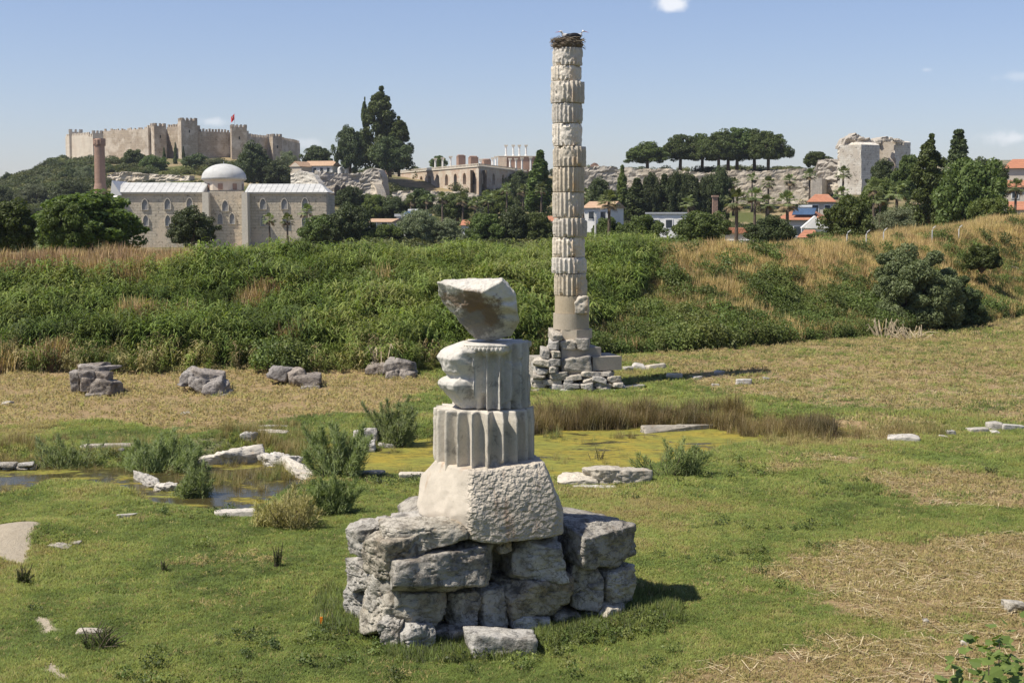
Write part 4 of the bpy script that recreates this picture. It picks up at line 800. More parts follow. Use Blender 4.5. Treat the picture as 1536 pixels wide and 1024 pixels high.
for (q0, q1, n, dark) in ((pa, pb, 12, 0), (pb, pcr, 6, 1)):
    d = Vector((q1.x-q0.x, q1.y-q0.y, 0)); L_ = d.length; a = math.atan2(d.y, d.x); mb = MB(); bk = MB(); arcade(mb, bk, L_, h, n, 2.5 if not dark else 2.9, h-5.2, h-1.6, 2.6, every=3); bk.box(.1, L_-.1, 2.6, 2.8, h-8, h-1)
    lo = Vector((q0.x-pa.x, q0.y-pa.y, 0)); wo = mb.build('arcade_wall', M['banded'], te, loc=lo, rz=a); bk.build('niche_back', M['niche_shade'], wo)
    MB().box(-.2, L_+.2, -.25, .5, h-.02, h+.28).build('parapet', M['trim'], wo); mb = MB()
    for i in range(int(L_/1.1)): mb.box(i*1.1, i*1.1+.3, -.05, .2, h+.28, h+.8)
    mb.box(0, L_, -.1, .25, h+.8, h+.98); mb.build('railing', M['trim'], wo)
V = [(0, 0, 0), (pb.x-pa.x, pb.y-pa.y, 0), (pcr.x-pa.x, pcr.y-pa.y, 0), (10, 40, 0)]; V = V+[(x, y, h-.05) for x, y, _ in V]; MB().add(V, [(4, 5, 6, 7)]).build('deck', M['trim'], te)
mcol = None
def marblecol(px, yb, yt, Y, lab):
    global mcol
    p = P(px, yb, Y); H_ = P(px, yt, Y).z-p.z
    t = thing('marble_column', lab, 'column', p, 0, 'thin re-erected white columns of the basilica ruin')
    MB().lathe([(.5, 0), (.5, .3), (.34, .4), (.29, H_-.6), (.5, H_-.1), (.5, H_)], 10).build('shaft', M['white'], t); MB().box(-.62, .62, -.62, .62, H_, H_+.35).build('capital', M['trim'], t)
cols = [(597, 262, 243, 510, 'leftmost thin white column on the terrace by the tall dark trees'), (609, 261, 244, 505, 'second thin white column from the left on the terrace'), (653, 256, 239, 480, 'thin white column left of the small round tree'), (664, 255, 238, 475, 'thin white column right of the small round tree'), (676, 254, 236, 470, 'thin white column between round tree and brick pillars'),
 (721, 252, 240, 465, 'short white column between the second and third brick pillar'), (739, 252, 238, 480, 'white column just right of the third brick pillar'), (744, 252, 236, 484, 'white column beside the brick gallery'), (765, 256, 239, 478, 'first white column standing in front of the brick gallery'), (774, 256, 239, 480, 'second white column in front of the brick gallery'), (783, 257, 238, 482, 'third white column in front of the brick gallery'), (796, 257, 237, 484, 'rightmost white column in front of the brick gallery')]
for c in cols: marblecol(*c)
gp = P(776, 258, 492); gl = thing('brick_gallery', 'small brick upper gallery carrying four slim white columns', 'ruin', gp); gx = lambda px: P(px, 250, 492).x-gp.x; gz_ = lambda py: P(776, py, 492).z-gp.z
MB().box(gx(748), gx(805), 0, 6, -1, gz_(235)).build('wall', M['brick'], gl); MB().box(gx(747), gx(760), -1.2, 1, -1, gz_(236)).build('pier', M['banded'], gl); MB().box(gx(746), gx(806), -.4, 6.3, gz_(235), gz_(234)).build('cornice', M['trim'], gl)
for px, lab in ((759, 'leftmost of the four slim columns on top of the brick gallery'), (770, 'second of the four slim columns on top of the brick gallery'), (779, 'third of the four slim columns on top of the brick gallery'), (789, 'rightmost of the four slim columns on top of the brick gallery')): marblecol(px, 234, 219, 494, lab)
for a, b, t_, bt, Y, lab in ((578, 590, 250, 263, 512, 'squat brick pillar left of the terrace columns'), (686, 697, 234, 255, 462, 'tallest brick pillar on the terrace'), (704, 716, 236, 253, 455, 'brick pillar at the terrace corner'), (724, 735, 240, 253, 470, 'lowest brick pillar right of the terrace corner')):
    p = P((a+b)/2, bt, Y); w_ = (b-a)/F*Y; H_ = (bt-t_)/F*Y; t = thing('brick_pillar', lab, 'pillar', p); MB().box(-w_/2, w_/2, -w_/2, w_/2, -.5, H_, R(20)).build('shaft', M['brick'], t); V, Fq = rock(w_*.5, w_*.5, .35, int(a), 8); o = link('broken_top', fastmesh('broken_top', V, Fq, M['brick']), t, (0, 0, H_))
# irregular ruin walls from a top outline
def ruin(label, top, bot, Y0, Y1, th, m, name='ruined_wall', amp=.7, seed=1, step=.5, t=None, part='wall'):
    xs = [p[0] for p in top]; u0, u1 = xs[0], xs[-1]; Ym_ = (Y0+Y1)/2; n = max(6, int((u1-u0)/F*Ym_/step)); us = np.linspace(u0, u1, n)
    tp_ = np.interp(us, xs, [p[1] for p in top])+.9*vnoise(np.stack([us*.6, us*0, us*0+seed], -1))+1.0*vnoise(np.stack([us*1.9, us*0, us*0+seed], -1)); bt = np.interp(us, [p[0] for p in bot], [p[1] for p in bot]); Ys = Y0+(Y1-Y0)*(us-u0)/(u1-u0)
    T = np.array([P(u, a, y) for u, a, y in zip(us, tp_, Ys)]); B = np.array([P(u, a, y) for u, a, y in zip(us, bt, Ys)]); nz = max(5, int((T[:, 2]-B[:, 2]).max()/step))
    o = B[n//2].copy(); G_ = B[None]+(T-B)[None]*np.linspace(0, 1, nz)[:, None, None]; d = T[-1]-T[0]; nr = np.array([-d[1], d[0], 0]); nr /= np.linalg.norm(nr)
    ds = (fbm(G_*.35+seed, 5, seed)*.5+np.round(fbm(G_*np.array([.5, .5, 1.6])+seed*2, 2, seed+4)*2.2)/2.2*.5)*amp; Fr = G_-nr*ds[..., None]; Bk = G_+nr*(th-ds[..., None]*.3); Bk[..., 2] -= 0
    V = np.concatenate([Fr.reshape(-1, 3), Bk.reshape(-1, 3)])-o; N_ = n*nz; q = []
    for j in range(nz-1):
        for i in range(n-1): a = j*n+i; q += [(a, a+1, a+n+1, a+n), (a+N_, a+n+N_, a+n+1+N_, a+1+N_)]
    for i in range(n-1): a = (nz-1)*n+i; q += [(a, a+1, a+1+N_, a+N_)]
    for j in range(nz-1):
        for i, s_ in ((0, 1), (n-1, -1)): a = j*n+i; q.append((a, a+n, a+n+N_, a+N_)[::s_])
    me = fastmesh(name, V, np.array(q), m)
    if t: return link(part, me, t, Vector(o)-t.location)
    return tag(link(name, me, None, o), label, 'ruin')
ruin('pale ruined wall with a slanting top left of the terrace', [(436, 262), (445, 256), (470, 262), (482, 280), (490, 300)], [(436, 296), (490, 310)], 445, 440, 3, M['gate_white'], seed=2, amp=.4)
ruin('grey broken wall below the farmhouse on the hill', [(470, 268), (472, 256), (500, 259), (530, 260), (545, 258), (556, 262), (566, 268)], [(470, 300), (566, 300)], 452, 455, 3, M['ruin_grey'], seed=3)
r_ = ruin('light ruin wall with dark doorways below the grey broken wall', [(480, 278), (496, 271), (515, 274), (530, 279), (545, 283)], [(480, 306), (545, 306)], 444, 444, 3, M['ruin'], seed=4)
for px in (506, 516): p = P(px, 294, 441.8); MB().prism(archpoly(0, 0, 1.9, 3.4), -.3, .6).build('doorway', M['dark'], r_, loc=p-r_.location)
ruin('rounded vault ruin at the left end of the terrace', [(540, 268), (545, 257), (556, 252), (567, 254), (573, 264), (576, 285)], [(540, 300), (576, 300)], 440, 438, 5, M['ruin_grey'], seed=5, amp=.8)
ruin('sloping light buttress ruin under the vault ruin', [(555, 272), (562, 276), (568, 292), (572, 305)], [(555, 306), (572, 306)], 432, 428, 3, M['ruin'], seed=6)
ruin('low pale wall in front of the terrace niches', [(588, 289), (600, 286), (640, 287), (690, 288), (718, 292)], [(588, 306), (718, 308)], 428, 426, 2, M['ruin'], seed=7)
ruin('rough stone ledge below the castle hillside', [(160, 262), (180, 258), (230, 262), (285, 264)], [(160, 276), (285, 276)], 470, 465, 4, M['ruin'], seed=8, amp=1)
ruin('grey coursed wall right of the tall column', [(872, 248), (880, 250), (900, 249), (926, 251), (930, 262)], [(872, 290), (930, 290)], 446, 446, 4, M['ruin_grey'], seed=9)
ruin('brick remnant on top of the grey coursed wall', [(886, 247), (891, 244), (897, 246), (899, 249)], [(886, 251), (899, 251)], 447, 447, 2, M['brick'], seed=10, step=.4, amp=.2)
ruin('long pale city wall under the umbrella pines', [(926, 256), (940, 251), (960, 254), (1000, 253), (1030, 257), (1060, 259), (1100, 255), (1140, 257), (1180, 254), (1210, 252)], [(926, 300), (1210, 304)], 446, 440, 4, M['ruin'], seed=11, amp=.45)
ruin('second lower pale wall behind the palms', [(1092, 272), (1105, 268), (1150, 266), (1200, 272), (1218, 276)], [(1092, 306), (1218, 306)], 425, 418, 3, M['ruin'], seed=12, amp=.3)
ruin('cream square bastion left of the ruined gate', [(1214, 270), (1218, 267), (1233, 268)], [(1214, 296), (1233, 298)], 400, 398, 3, M['ruin'], seed=13, amp=.2)
ruin('shaded side wall beside the cream bastion', [(1233, 268), (1248, 272)], [(1233, 297), (1248, 292)], 398, 415, 3, M['ruin_grey'], seed=14, amp=.2)
ruin('rubble slope climbing to the ruined gate', [(1205, 262), (1222, 255), (1228, 241), (1242, 238), (1256, 244), (1262, 262)], [(1205, 285), (1262, 292)], 412, 404, 6, M['ruin_grey'], seed=15, amp=1.2)
g_ = thing('ruined_gate', 'tall pale ruined gate towers with crumbling rubble tops on the right hill', 'gate', P(1300, 290, 400))
def gl_(*a, part, **k): ruin('', *a, t=g_, part=part, name=part, **k)
gl_([(1256, 219), (1262, 216), (1270, 218), (1280, 213), (1292, 216)], [(1256, 292), (1292, 292)], 404, 396, 7, M['gate_white'], part='tower_wall', amp=.45, seed=21)
gl_([(1292, 216), (1300, 219), (1306, 214), (1312, 222)], [(1292, 292), (1312, 290)], 396, 412, 6, M['gate_white'], part='tower_wall', amp=.45, seed=22)
gl_([(1264, 219), (1269, 208), (1278, 204), (1284, 200), (1292, 203), (1297, 209), (1306, 207), (1311, 218)], [(1264, 222), (1311, 224)], 401, 402, 6, M['ruin_grey'], part='rubble_top', amp=1.3, seed=23, step=.4)
gl_([(1311, 214), (1316, 209), (1321, 212), (1327, 208)], [(1311, 250), (1327, 250)], 411, 412, 5, M['brick'], part='broken_core', amp=1.8, seed=24, step=.4)
gl_([(1325, 214), (1332, 216), (1337, 211), (1343, 213)], [(1325, 260), (1343, 260)], 408, 404, 6, M['gate_white'], part='tower_wall', amp=.45, seed=25)
gl_([(1343, 213), (1350, 216), (1354, 211), (1359, 216)], [(1343, 260), (1359, 260)], 404, 418, 5, M['castle'], part='tower_wall', amp=.4, seed=26)
gl_([(1316, 214), (1321, 207), (1328, 204), (1336, 207), (1341, 210), (1350, 208), (1358, 214)], [(1316, 218), (1358, 219)], 406, 408, 6, M['ruin_grey'], part='rubble_top', amp=1.3, seed=27, step=.4)
rq = np.random.default_rng(4)
for i in range(26):
    px = rq.uniform(1258, 1357); p = P(px, 214-7*math.sin((px-1256)/104*math.pi*2)**2+rq.uniform(-2, 3), 403); V, Fq = rock(rq.uniform(.3, .9), .6, rq.uniform(.3, .6), 700+i, 8, amp=.15); link('rubble_stone', fastmesh('rubble_stone', V, Fq, M['ruin_grey'] if i % 3 else M['gate_white']), g_, p-g_.location)
# houses
def house(label, px0, px1, eave, base_, ridge, Y, dep, wallm, roofm, rz=0, kind='hip', wins=2, name='house', cat='house', panel=False):
    rz = rz-18
    p = P((px0+px1)/2, base_, Y); w_ = (px1-px0)/F*Y/math.cos(R(rz))*.9; he = (base_-eave)/F*Y; hr = (eave-ridge)/F*Y; t = thing(name, label, cat, p, R(rz)); x0, x1 = -w_/2, w_/2
    MB().box(x0+.3, x1-.3, 0, dep, -2, he).build('wall', wallm, t)
    if kind == 'flat': MB().box(x0, x1, -.3, dep+.3, he, he+max(.25, hr)).build('roof', roofm, t)
    elif kind == 'gablefront':
        MB().prism([(x0, he), (x1, he), (0, he+hr)], -.3, dep).build('roof', roofm, t); MB().prism([(x0+.5, he-.05), (x1-.5, he-.05), (0, he+hr-.4)], -.33, .1).build('gable_wall', wallm, t)
    else: gable(x0, x1, -.5, dep+.5, he, he+hr, hip=w_*.28 if kind == 'hip' else 0, hipl=w_*.28 if kind == 'hip' else 0).build('roof', roofm, t)
    for i in range(wins):
        x = x0+w_*(i+.75)/(wins+.5); z = he*.45; f = MB().box(x-.65, x+.65, -.09, .02, z-.8, z+.8).build('window', M['white'], t); MB().box(x-.5, x+.5, -.11, 0, z-.65, z+.65).build('pane', M['glass'], f)
    if panel: o = MB().box(-1.6, 1.6, -.9, .9, 0, .1).build('solar_panel', M['panel'], t); o.location = (w_*.1, dep*.15, he+hr*.8); o.rotation_euler.x = R(32); o = MB().tube([(-1, 0, 0), (1, 0, 0)], [.3, .3], 10).build('water_tank', M['metal'], t); o.location = (w_*.1, dep*.15+.9, he+hr*.8+.7)
    return t
house('farmhouse with pale tiled roof on the hill left of the tall dark trees', 452, 503, 249, 260, 241, 472, 8, M['white'], M['tile_pale'], 6, 'gable', 4)
house('tan outbuilding beside the hill farmhouse', 432, 455, 250, 260, 242, 468, 7, M['cream'], M['tile_pale'], -8, 'gablefront', 0)
house('low white shed with a flat roof among bushes below the terrace', 590, 632, 325, 338, 321, 262, 6, M['white'], M['metal'], 0, 'flat', 2, panel=True)
house('long low house with tan roof left of the flat shed', 545, 592, 333, 345, 328, 250, 7, M['cream'], M['tile_pale'], 4, 'gable', 2)
house('small white house with red roof half hidden by bushes mid picture', 688, 716, 338, 356, 330, 240, 6, M['white'], M['tile'], 10, 'gable', 1)
house('white house with red roof directly left of the tall column', 798, 832, 332, 350, 324, 238, 6, M['white'], M['tile'], 0, 'gable', 1)
house('white house right of the tall column behind the palm', 872, 920, 312, 332, 302, 262, 7, M['white'], M['tile_pale'], -6, 'gable', 2)
house('white flat roofed house behind the dark bushes', 965, 1042, 321, 348, 319, 232, 8, M['white'], M['metal'], 3, 'flat', 3)
house('pale pinkish house beside the tall palm trunk', 1082, 1135, 350, 385, 342, 165, 6, M['cream'], M['tile'], 0, 'flat', 2)
house('cream house with red roof below the cream bastion', 1208, 1256, 303, 322, 291, 262, 8, M['cream'], M['tile'], 6, 'hip', 2)
house('house with long red roof and solar water heater', 1160, 1232, 330, 360, 315, 205, 9, M['cream'], M['tile'], -4, 'hip', 3, panel=True)
house('white gabled house front beside the solar water heater', 1200, 1244, 342, 362, 324, 190, 6, M['white'], M['white'], 8, 'gablefront', 0)
house('lowest red roof peeking over the bank', 1194, 1232, 356, 372, 345, 165, 5, M['cream'], M['tile'], 5, 'hip', 1)
house('cream house with orange hip roof at the top right edge', 1505, 1560, 253, 300, 238, 260, 9, M['cream'], M['tile'], 4, 'hip', 2)
house('lower house with red roof cut by the right edge', 1512, 1570, 315, 350, 302, 200, 7, M['cream'], M['tile'], 0, 'gable', 2)
house('red roofed wing under the orange hip roof at the right edge', 1500, 1545, 281, 300, 270, 250, 5, M['cream'], M['tile'], 4, 'gable', 1)
for px, lab in ((511, 'left white water tank beside the hill farmhouse'), (521, 'right white water tank beside the hill farmhouse')):
    p = P(px, 262, 470); tag(MB().lathe([(1.0, 0), (1.0, 2.0), (.5, 2.5), (.2, 2.6)], 14).build('water_tank', M['white'], None, loc=p), lab, 'tank')
p = P(1072, 345, 230); t = thing('brick_chimney', 'slender red brick chimney among dark conifers', 'chimney', p); zz = lambda py: P(1072, py, 230).z-p.z
MB().box(-.4, .4, -.4, .4, -2, zz(296)).build('stack', M['brick'], t); MB().box(-.52, .52, -.52, .52, zz(296), zz(293)).build('cap', M['brick'], t)
# fence posts on the crest
fm = plain('concrete_post', (.55, .54, .52), .8, .15); fpme = MB().tube([(0, 0, -.4), (0, 0, 1.15), (.06, 0, 1.3), (.28, 0, 1.45)], [.036, .036, .032, .025], 6).mesh('fence_post', fm)
for px, yb, lab in ((1270, 378, 'leftmost bent topped white fence post on the bank crest'), (1299, 374, 'second bent topped fence post from the left on the bank crest'), (1325, 369, 'third bent topped fence post from the left, before the grey olive tree'), (1398, 362, 'fence post right of the large grey green shrub'), (1438, 360, 'rightmost bent topped fence post on the bank crest')):
    Y = foot(P(px, 370, 95).x)+13.5; p = P(px, yb, Y); p.z = float(HH(p.x, p.y)); tag(link('fence_post', fpme, None, p, R(20)), lab, 'post', 'fence posts along the bank crest')
for px, yb, lab in ((893, 372, 'thin grey utility pole right of the tall column'),):
    p = P(px, yb, 110); tag(MB().tube([(0, 0, -1), (0, 0, 2.4)], [.09, .07], 8).build('pole', fm, None, loc=p), lab, 'pole')
# ------------------------------------------------------------------ trees
bark = plain('bark', (.13, .10, .075), .95, .4, 4, .8)
L = {'green': leafmat('green_leaves', (.06, .085, .022), (.14, .175, .048)), 'dark': leafmat('dark_leaves', (0.045, 0.064, 0.023), (0.102, 0.128, 0.044), .2), 'fig': leafmat('fig_leaves', (.06, .09, .02), (.14, .18, .042), .35),
     'olive': leafmat('olive_leaves', (0.109, 0.128, 0.067), (0.218, 0.243, 0.134), .2), 'pine': leafmat('pine_needles', (0.058, 0.084, 0.020), (0.122, 0.160, 0.038), .2), 'light': leafmat('light_leaves', (0.102, 0.147, 0.038), (0.205, 0.256, 0.064), .35),
     'palm': leafmat('palm_fronds', (0.109, 0.141, 0.051), (0.218, 0.243, 0.102), .25), 'tam': leafmat('feathery_green', (.17, .23, .085), (.30, .36, .14), .35, up=.55), 'gold': leafmat('golden_stems', (0.256, 0.230, 0.077), (0.435, 0.371, 0.154), .3, up=.5), 'yellow': leafmat('yellow_green_leaves', (0.179, 0.205, 0.026), (0.282, 0.282, 0.051), .35)}
L['greyshrub'] = leafmat('grey_shrub_leaves', (.075, .09, .038), (.16, .18, .075), .2)
L['shrub'] = leafmat('shrub_leaves', (.10, .13, .04), (.22, .25, .08), .3, up=.4)
dead = plain('dead_fronds', (.20, .15, .09), .95, .4, 4)
rt = np.random.default_rng(11)
def mktree(kind, seed):
    """returns (height, trunk mesh, crown mesh, width) at real size"""
    rg = np.random.default_rng(seed); tr = MB()
    if kind in ('broad', 'dark', 'olive', 'fig', 'light', 'yellow'):
        H_, Wd = 7.0, 8.0; n = 125; d = rg.normal(size=(n, 3)); d /= np.linalg.norm(d, axis=1)[:, None]; d[:, 2] = np.where(d[:, 2] < -.85, -d[:, 2], d[:, 2]); ph = rg.uniform(0, 6)
        lum = 1+.22*np.sin(3*np.arctan2(d[:, 1], d[:, 0])+ph)*(1-abs(d[:, 2])); cen = d*np.array([Wd*.38, Wd*.38, H_*.40])*(rg.uniform(.6, 1.18, n)*lum)[:, None]+[0, 0, H_*.45]; rad = rg.uniform(.4, 1.05, n)
        cen = np.concatenate([cen, rg.normal(0, .8, (8, 3))+[0, 0, H_*.5]]); rad = np.concatenate([rad, np.full(8, 1.5)])
        sz = {'olive': .13, 'fig': .23, 'dark': .19}.get(kind, .20); per = {'olive': 240, 'fig': 200}.get(kind, 190); V, Fq = leafcloud(rg, cen, rad, per, sz, .8, 1.7, .45)
        tr.tube([(0, 0, -.5), (.1, 0, 1.2), (0, .15, 2.4)], [.38, .3, .22], 8)
        for c in cen[:9]: tr.tube([(0, .1, 1.6), tuple(c*.5+np.array([0, 0, 1.0])), tuple(c)], [.16, .1, .03], 5, False)
    elif kind == 'cypress':
        H_, Wd = 10.0, 3.0; n = 70; t = rg.uniform(.03, .98, n)**.9; r = Wd*.5*np.sin(np.clip(t*1.05+.1, 0, 1)*math.pi)**.55*(1-t*.35)*rg.uniform(.4, .85, n); a = rg.uniform(0, 6.28, n)
        cen = np.stack([r*np.cos(a), r*np.sin(a), t*H_], -1); V, Fq = leafcloud(rg, cen, .28+.5*(1-t), 130, .22, 1.4, 2, .4); tr.tube([(0, 0, -.5), (0, 0, H_*.8)], [.2, .05], 7)
    elif kind == 'spire':          # tall irregular evergreen, ragged sides
        H_, Wd = 14.0, 7.0; cen = []; rad = []; lumps = [(rg.uniform(.12, .95), rg.uniform(0, 6.28)) for _ in range(52)]
        for t, a in lumps:
            rr = Wd*.5*(1-t)**.6*rg.uniform(.45, 1.0)+.2; cen.append((rr*math.cos(a), rr*math.sin(a), t*H_)); rad.append(.55+.95*(1-t)*rg.uniform(.7, 1.1))
            tr.tube([(0, 0, t*H_*.9), (rr*math.cos(a), rr*math.sin(a), t*H_)], [.1, .03], 5, False)
        V, Fq = leafcloud(rg, cen+[(0, 0, t*H_) for t in np.linspace(.2, 1, 14)], rad+list(np.linspace(1.6, .35, 14)), 270, .27, 1.0, 1.8, .4); tr.tube([(0, 0, -.5), (0, 0, H_*.95)], [.35, .05], 8)
    elif kind == 'umbrella':
        H_, Wd = 13.0, 12.0; n = 130; a = rg.uniform(0, 6.28, n); r = np.sqrt(rg.random(n))*(1+.2*np.sin(3*a+seed)); cen = np.stack([r*np.cos(a)*Wd*.42, r*np.sin(a)*Wd*.42, H_*.31+rg.random(n)**.8*(1-r**2*.6)*H_*.58], -1); rad = rg.uniform(.7, 1.6, n)
        V, Fq = leafcloud(rg, cen, rad, 230, .24, .7, 2, .45); tr.tube([(0, 0, -1), (.15, 0, H_*.3), (0, 0, H_*.4)], [.5, .4, .33], 8)
        for c in cen[::5]: tr.tube([(0, 0, H_*.42), (c[0]*.5, c[1]*.5, H_*.6), tuple(c)], [.2, .13, .05], 5, False)
    elif kind == 'cedar':
        H_, Wd = 12.0, 7.0; cen = []; rad = []
        for t in np.linspace(.12, .97, 16):
            for j in range(8):
                a = rg.uniform(0, 6.28); rr = Wd*.5*(1.05-t)*rg.uniform(.5, 1); cen.append((rr*math.cos(a), rr*math.sin(a), t*H_)); rad.append(.5+.75*(1-t)*rg.uniform(.6, 1.3))
                tr.tube([(0, 0, t*H_), (rr*math.cos(a), rr*math.sin(a), t*H_)], [.08, .03], 4, False)
        V, Fq = leafcloud(rg, cen, rad, 150, .22, .7, 2, .3); tr.tube([(0, 0, -.5), (0, 0, H_)], [.3, .04], 8)
    return tr.mesh('trunk', bark, True), fastmesh('crown', V, Fq, None), H_, Wd
_t = {}
def protos(kind):
    if kind not in _t:
        _t[kind] = [mktree(kind, 50+i*7+len(kind)) for i in range(5 if kind in ('umbrella', 'broad', 'dark') else 3)]
    return _t[kind]
LM = {'broad': 'green', 'dark': 'dark', 'olive': 'olive', 'fig': 'fig', 'light': 'light', 'yellow': 'yellow', 'cypress': 'dark', 'spire': 'pine', 'umbrella': 'pine', 'cedar': 'dark'}
NM = {'broad': 'leafy_tree', 'dark': 'evergreen_tree', 'olive': 'olive_tree', 'fig': 'fig_tree', 'light': 'light_green_tree', 'yellow': 'yellow_green_bush', 'cypress': 'cypress', 'spire': 'tall_evergreen', 'umbrella': 'umbrella_pine', 'cedar': 'cedar'}
_cm = {}
def tree(kind, x0, x1, yt, yb, Y, label, group=None, leaf=None, name=None):
    px = (x0+x1)/2; p = P(px, yb, Y); pr = protos(kind); i = int(rt.integers(len(pr))); tm, cm, H_, Wd = pr[i]; lm = leaf or LM[kind]
    key = (kind, i, lm)
    if key not in _cm: c = cm.copy(); c.materials.clear(); c.materials.append(L[lm]); _cm[key] = c
    t = thing(name or NM[kind], label, 'bush' if 'bush' in (name or NM[kind]) else 'tree', p, rt.uniform(0, 6.28), group); sx = (x1-x0)/F*Y/Wd/1.02; sz = (yb-yt)/F*Y/H_/1.0; t.scale = (sx, sx, sz)
    link('trunk', tm, t); link('crown', _cm[key], t)
T = tree
T('fig', 42, 228, 284, 378, 112, 'large glossy fig tree in front of the left end of the mosque')
T('fig', -40, 62, 296, 378, 116, 'leafy tree cut by the left edge beside the large fig tree')
T('fig', 60, 140, 300, 380, 104, 'lower leafy crown overlapping the large fig tree front')
T('dark', 250, 328, 308, 372, 150, 'round dark tree against the mosque wall')
T('dark', 350, 412, 212, 278, 452, 'dark tree clump right of the mosque dome'); T('dark', 385, 442, 240, 285, 450, 'dark tree at the right shoulder of the mosque dome')
T('olive', 415, 450, 224, 262, 500, 'grey green tree below the castle right wall'); T('dark', 452, 502, 218, 252, 500, 'dark tree behind the hill farmhouse')
T('spire', 538, 558, 150, 250, 478, 'slim left spire of the tall dark tree group'); T('spire', 540, 606, 135, 262, 470, 'tallest evergreen of the dark tree group on the hill'); T('spire', 575, 622, 178, 262, 466, 'ragged right hand tree of the tall dark tree group'); T('dark', 500, 552, 188, 262, 468, 'broad left tree of the tall dark tree group'); T('dark', 552, 618, 205, 262, 462, 'low broad tree at the foot of the tall dark tree group')
T('broad', 645, 672, 232, 256, 500, 'small round green tree between white terrace columns'); T('olive', 612, 634, 249, 262, 505, 'small bush on the terrace left of the round tree', name='terrace_bush')
T('cypress', 788, 832, 226, 322, 300, 'dark pointed tree touching the left side of the tall column', leaf='pine'); T('dark', 762, 800, 255, 300, 380, 'dark shrub tree below the brick gallery')
for i, (a, b, t_, lab) in enumerate([(944, 998, 210, 'leftmost low umbrella pine on the ridge'), (994, 1046, 198, 'umbrella pine second from the left on the ridge'), (1028, 1078, 194, 'umbrella pine third from the left on the ridge'), (1052, 1104, 190, 'umbrella pine fourth from the left on the ridge'), (1078, 1132, 187, 'umbrella pine in the middle of the tall ridge group'), (1104, 1160, 187, 'umbrella pine third from the right on the ridge'), (1124, 1180, 190, 'broad rightmost umbrella pine on the ridge'), (1064, 1120, 200, 'umbrella pine standing behind the middle of the ridge group')]):
    T('umbrella', a-8, b+8, t_-1, 257, 462+(i % 3)*7, lab, 'umbrella pines along the ridge')
T('broad', 1202, 1246, 226, 252, 430, 'small round tree on the skyline left of the ruined gate')
T('cypress', 243, 250, 222, 250, 560, 'leftmost slim cypress under the castle wall', 'slim cypresses below the castle'); T('cypress', 260, 267, 214, 252, 560, 'tallest slim cypress under the castle wall', 'slim cypresses below the castle'); T('cypress', 272, 279, 220, 252, 560, 'rightmost slim cypress under the castle wall', 'slim cypresses below the castle')
T('dark', 180, 226, 222, 258, 540, 'dense dark shrub mass below the castle main wall', leaf='pine', name='hill_bush'); T('dark', 205, 252, 232, 262, 530, 'lower dark shrub mass running down to the slim cypresses', leaf='pine', name='hill_bush'); T('dark', 268, 318, 230, 264, 520, 'dark shrub behind the mosque dome', name='hill_bush'); T('olive', 300, 345, 236, 264, 520, 'grey green shrub behind the mosque dome', name='hill_bush')
T('dark', 0, 22, 258, 282, 560, 'small dark tree on the skyline at the left edge')
rg = np.random.default_rng(5)
for a, b, t_, bb, Y, k, lab in [(20, 60, 262, 292, 520, 'dark', 'dark hillside tree above the fig tree at far left'), (50, 92, 256, 290, 500, 'olive', 'grey green hillside tree below the left skyline'), (84, 124, 250, 288, 490, 'dark', 'hillside tree left of the brick minaret'), (110, 146, 246, 290, 480, 'olive', 'hillside tree touching the brick minaret'), (-20, 30, 280, 320, 400, 'dark', 'dark tree on the lower hillside at the left edge'), (24, 80, 274, 316, 400, 'olive', 'olive tree on the lower hillside left of the minaret'), (76, 134, 270, 312, 400, 'dark', 'dark tree on the lower hillside below the minaret')]: T(k, a, b, t_, bb, Y, lab, name='hillside_tree')
dk = [(384, 440, 296, 372, 'broad'), (486, 560, 305, 372, 'dark'), (452, 520, 322, 374, 'broad'), (545, 610, 338, 374, 'broad'), (600, 660, 312, 366, 'olive'), (640, 700, 330, 372, 'olive'), (700, 760, 320, 370, 'broad'), (745, 800, 310, 368, 'dark'), (780, 832, 318, 370, 'broad'), (560, 615, 296, 330, 'dark'), (612, 652, 286, 312, 'dark'), (660, 712, 290, 326, 'broad'), (720, 770, 285, 322, 'light'), (505, 545, 280, 312, 'dark'), (540, 580, 290, 330, 'light')]
dk = dk[1:]
w_ = ['bush right of the last mosque palm', 'green bush before the right end of the mosque', 'low bush left of the flat white shed', 'grey olive above the flat white shed', 'grey olive right of the flat white shed', 'bush between the mid picture white house and the tall column', 'dark bush under the terrace right corner', 'bush touching the tall column from the left', 'dark bush on the path below the terrace', 'dark bush right under the terrace arches', 'bush among palms below the terrace', 'light bush below the terrace right face', 'dark bush beside the mosque roof end', 'light bush by the hillside path']
for (a, b, t_, bb, k), lab in zip(dk, w_): T(k, a-4, b+4, t_-3, bb+4, 200 if bb > 345 else 330, lab, name='garden_bush')
